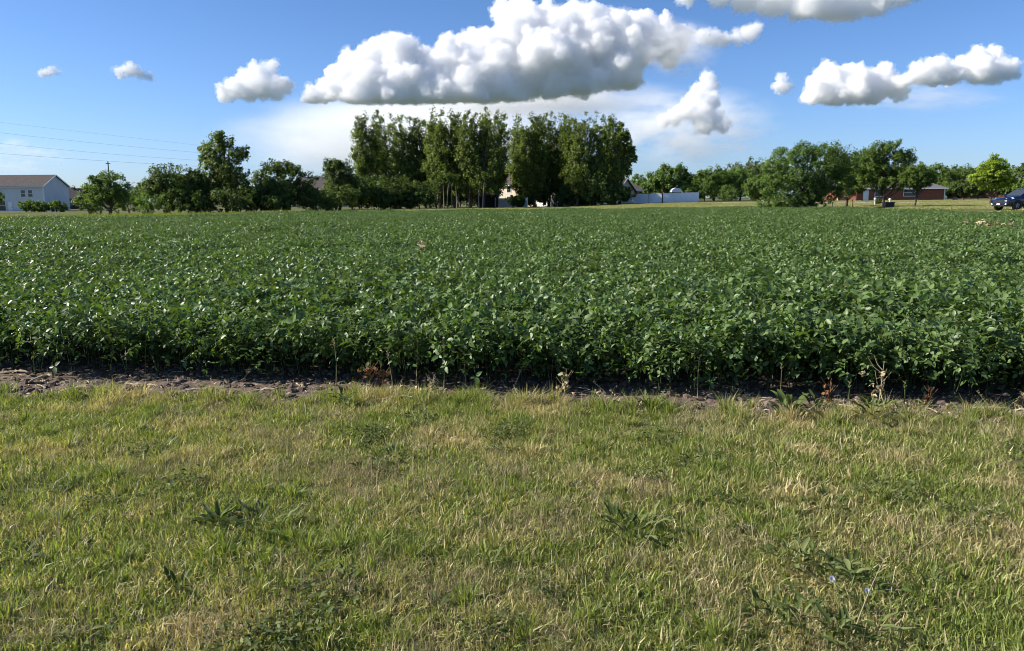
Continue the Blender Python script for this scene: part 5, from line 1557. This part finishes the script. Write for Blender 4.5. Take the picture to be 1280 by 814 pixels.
make_cloud('knobbly white cloud, left half of the pair at upper right',
    [(1035, 95, 14), (1050, 102, 16), (1022, 112, 14), (1015, 122, 9), (1075, 100, 15), (1068, 115, 18), (1045, 120, 16), (1095, 105, 16), (1105, 95, 11), (1104, 84, 6), (1118, 108, 14), (1090, 120, 13)],
    CD * 1.05, cm_thick, 7, flat=132)
make_cloud('knobbly white cloud at right end of sky, higher right half of the pair',
    [(1135, 100, 9), (1152, 92, 13), (1170, 84, 12), (1168, 96, 14), (1190, 92, 14), (1205, 84, 13), (1225, 76, 13), (1240, 70, 10), (1250, 84, 14), (1262, 90, 9), (1225, 92, 14), (1240, 97, 10)],
    CD * 1.02, cm_thick, 9, flat=108)
make_cloud('pinkish white cloud tower rising right of the tall trees',
    [(884, 98, 8), (888, 108, 9), (876, 112, 9), (868, 124, 11), (884, 128, 13), (858, 138, 11), (876, 146, 13), (895, 150, 9), (845, 146, 9), (905, 158, 8), (880, 160, 10), (830, 150, 7)],
    CD * 1.4, cm_thin, 11, flat=168)
make_cloud('tiny oval cloud high at far left of the sky', [(58, 90, 4.5), (66, 89, 4.5), (73, 91, 3), (52, 91, 3)], CD * 0.9, cm_thick, 13, levels=1, voxel_px=1.2)
make_cloud('small flat cloud between tiny oval cloud and peaked puffy cloud', [(150, 90, 6), (160, 86, 7), (168, 90, 7), (178, 94, 5), (187, 96, 4), (145, 88, 4)], CD * 0.9, cm_thick, 15, levels=1, voxel_px=1.4)
make_cloud('small rounded cloud left of the knobbly pair', [(977, 100, 7), (980, 110, 8), (974, 106, 6)], CD * .8, cm_thick, 17, levels=1, voxel_px=1.4)
make_cloud('ragged small cloud right of the big cumulus top', [(878, 46, 8), (890, 48, 9), (905, 50, 9), (920, 48, 8), (938, 42, 10), (945, 36, 7)], CD, cm_thin, 19, levels=2, voxel_px=1.6)
make_cloud('broad cloud cut by the top edge of the sky',
    [(930, -2, 16), (970, -2, 22), (1010, 0, 24), (1050, 0, 26), (1090, -4, 22), (1130, -10, 16), (1035, 18, 14), (1060, 20, 12), (900, -8, 16), (860, -12, 14)],
    CD * 0.9, cm_thin, 21, flat=24)
veil_cloud('pale low cloud bank behind the left trees and under the big cumulus', 540, 172, 290, 66, 110, CD * 1.7, veil_mat('veil_a', 0.0055, (2.4, 2.0, 2.0), 0.30, 0.60, 1))
veil_cloud('grey blue soft cloud base under the big cumulus', 660, 122, 200, 30, 70, CD * 1.25, veil_mat('veil_b', 0.010, (2.4, 2.0, 1.4), 0.30, 0.6, 2))
veil_cloud('faint ragged cloud patches low in the sky right of the tall trees', 850, 160, 140, 56, 80, CD * 1.6, veil_mat('veil_c', 0.006, (3.0, 2.5, 3.0), 0.40, 0.66, 3))
veil_cloud('soft frayed right end of the big cumulus', 845, 62, 62, 40, 40, CD * 1.0, veil_mat('veil_d', 0.010, (3.0, 2.5, 3.0), 0.36, 0.62, 4))
veil_cloud('thin grey shadow cloud under the knobbly pair', 1150, 122, 130, 20, 40, CD * 1.2, veil_mat('veil_e', 0.004, (3.0, 2.5, 2.0), 0.38, 0.64, 5))
veil_cloud('faint wisps of cloud above the white house at far left', 20, 195, 80, 28, 50, CD * 1.5, veil_mat('veil_f', 0.004, (3.0, 2.5, 3.0), 0.45, 0.68, 6))
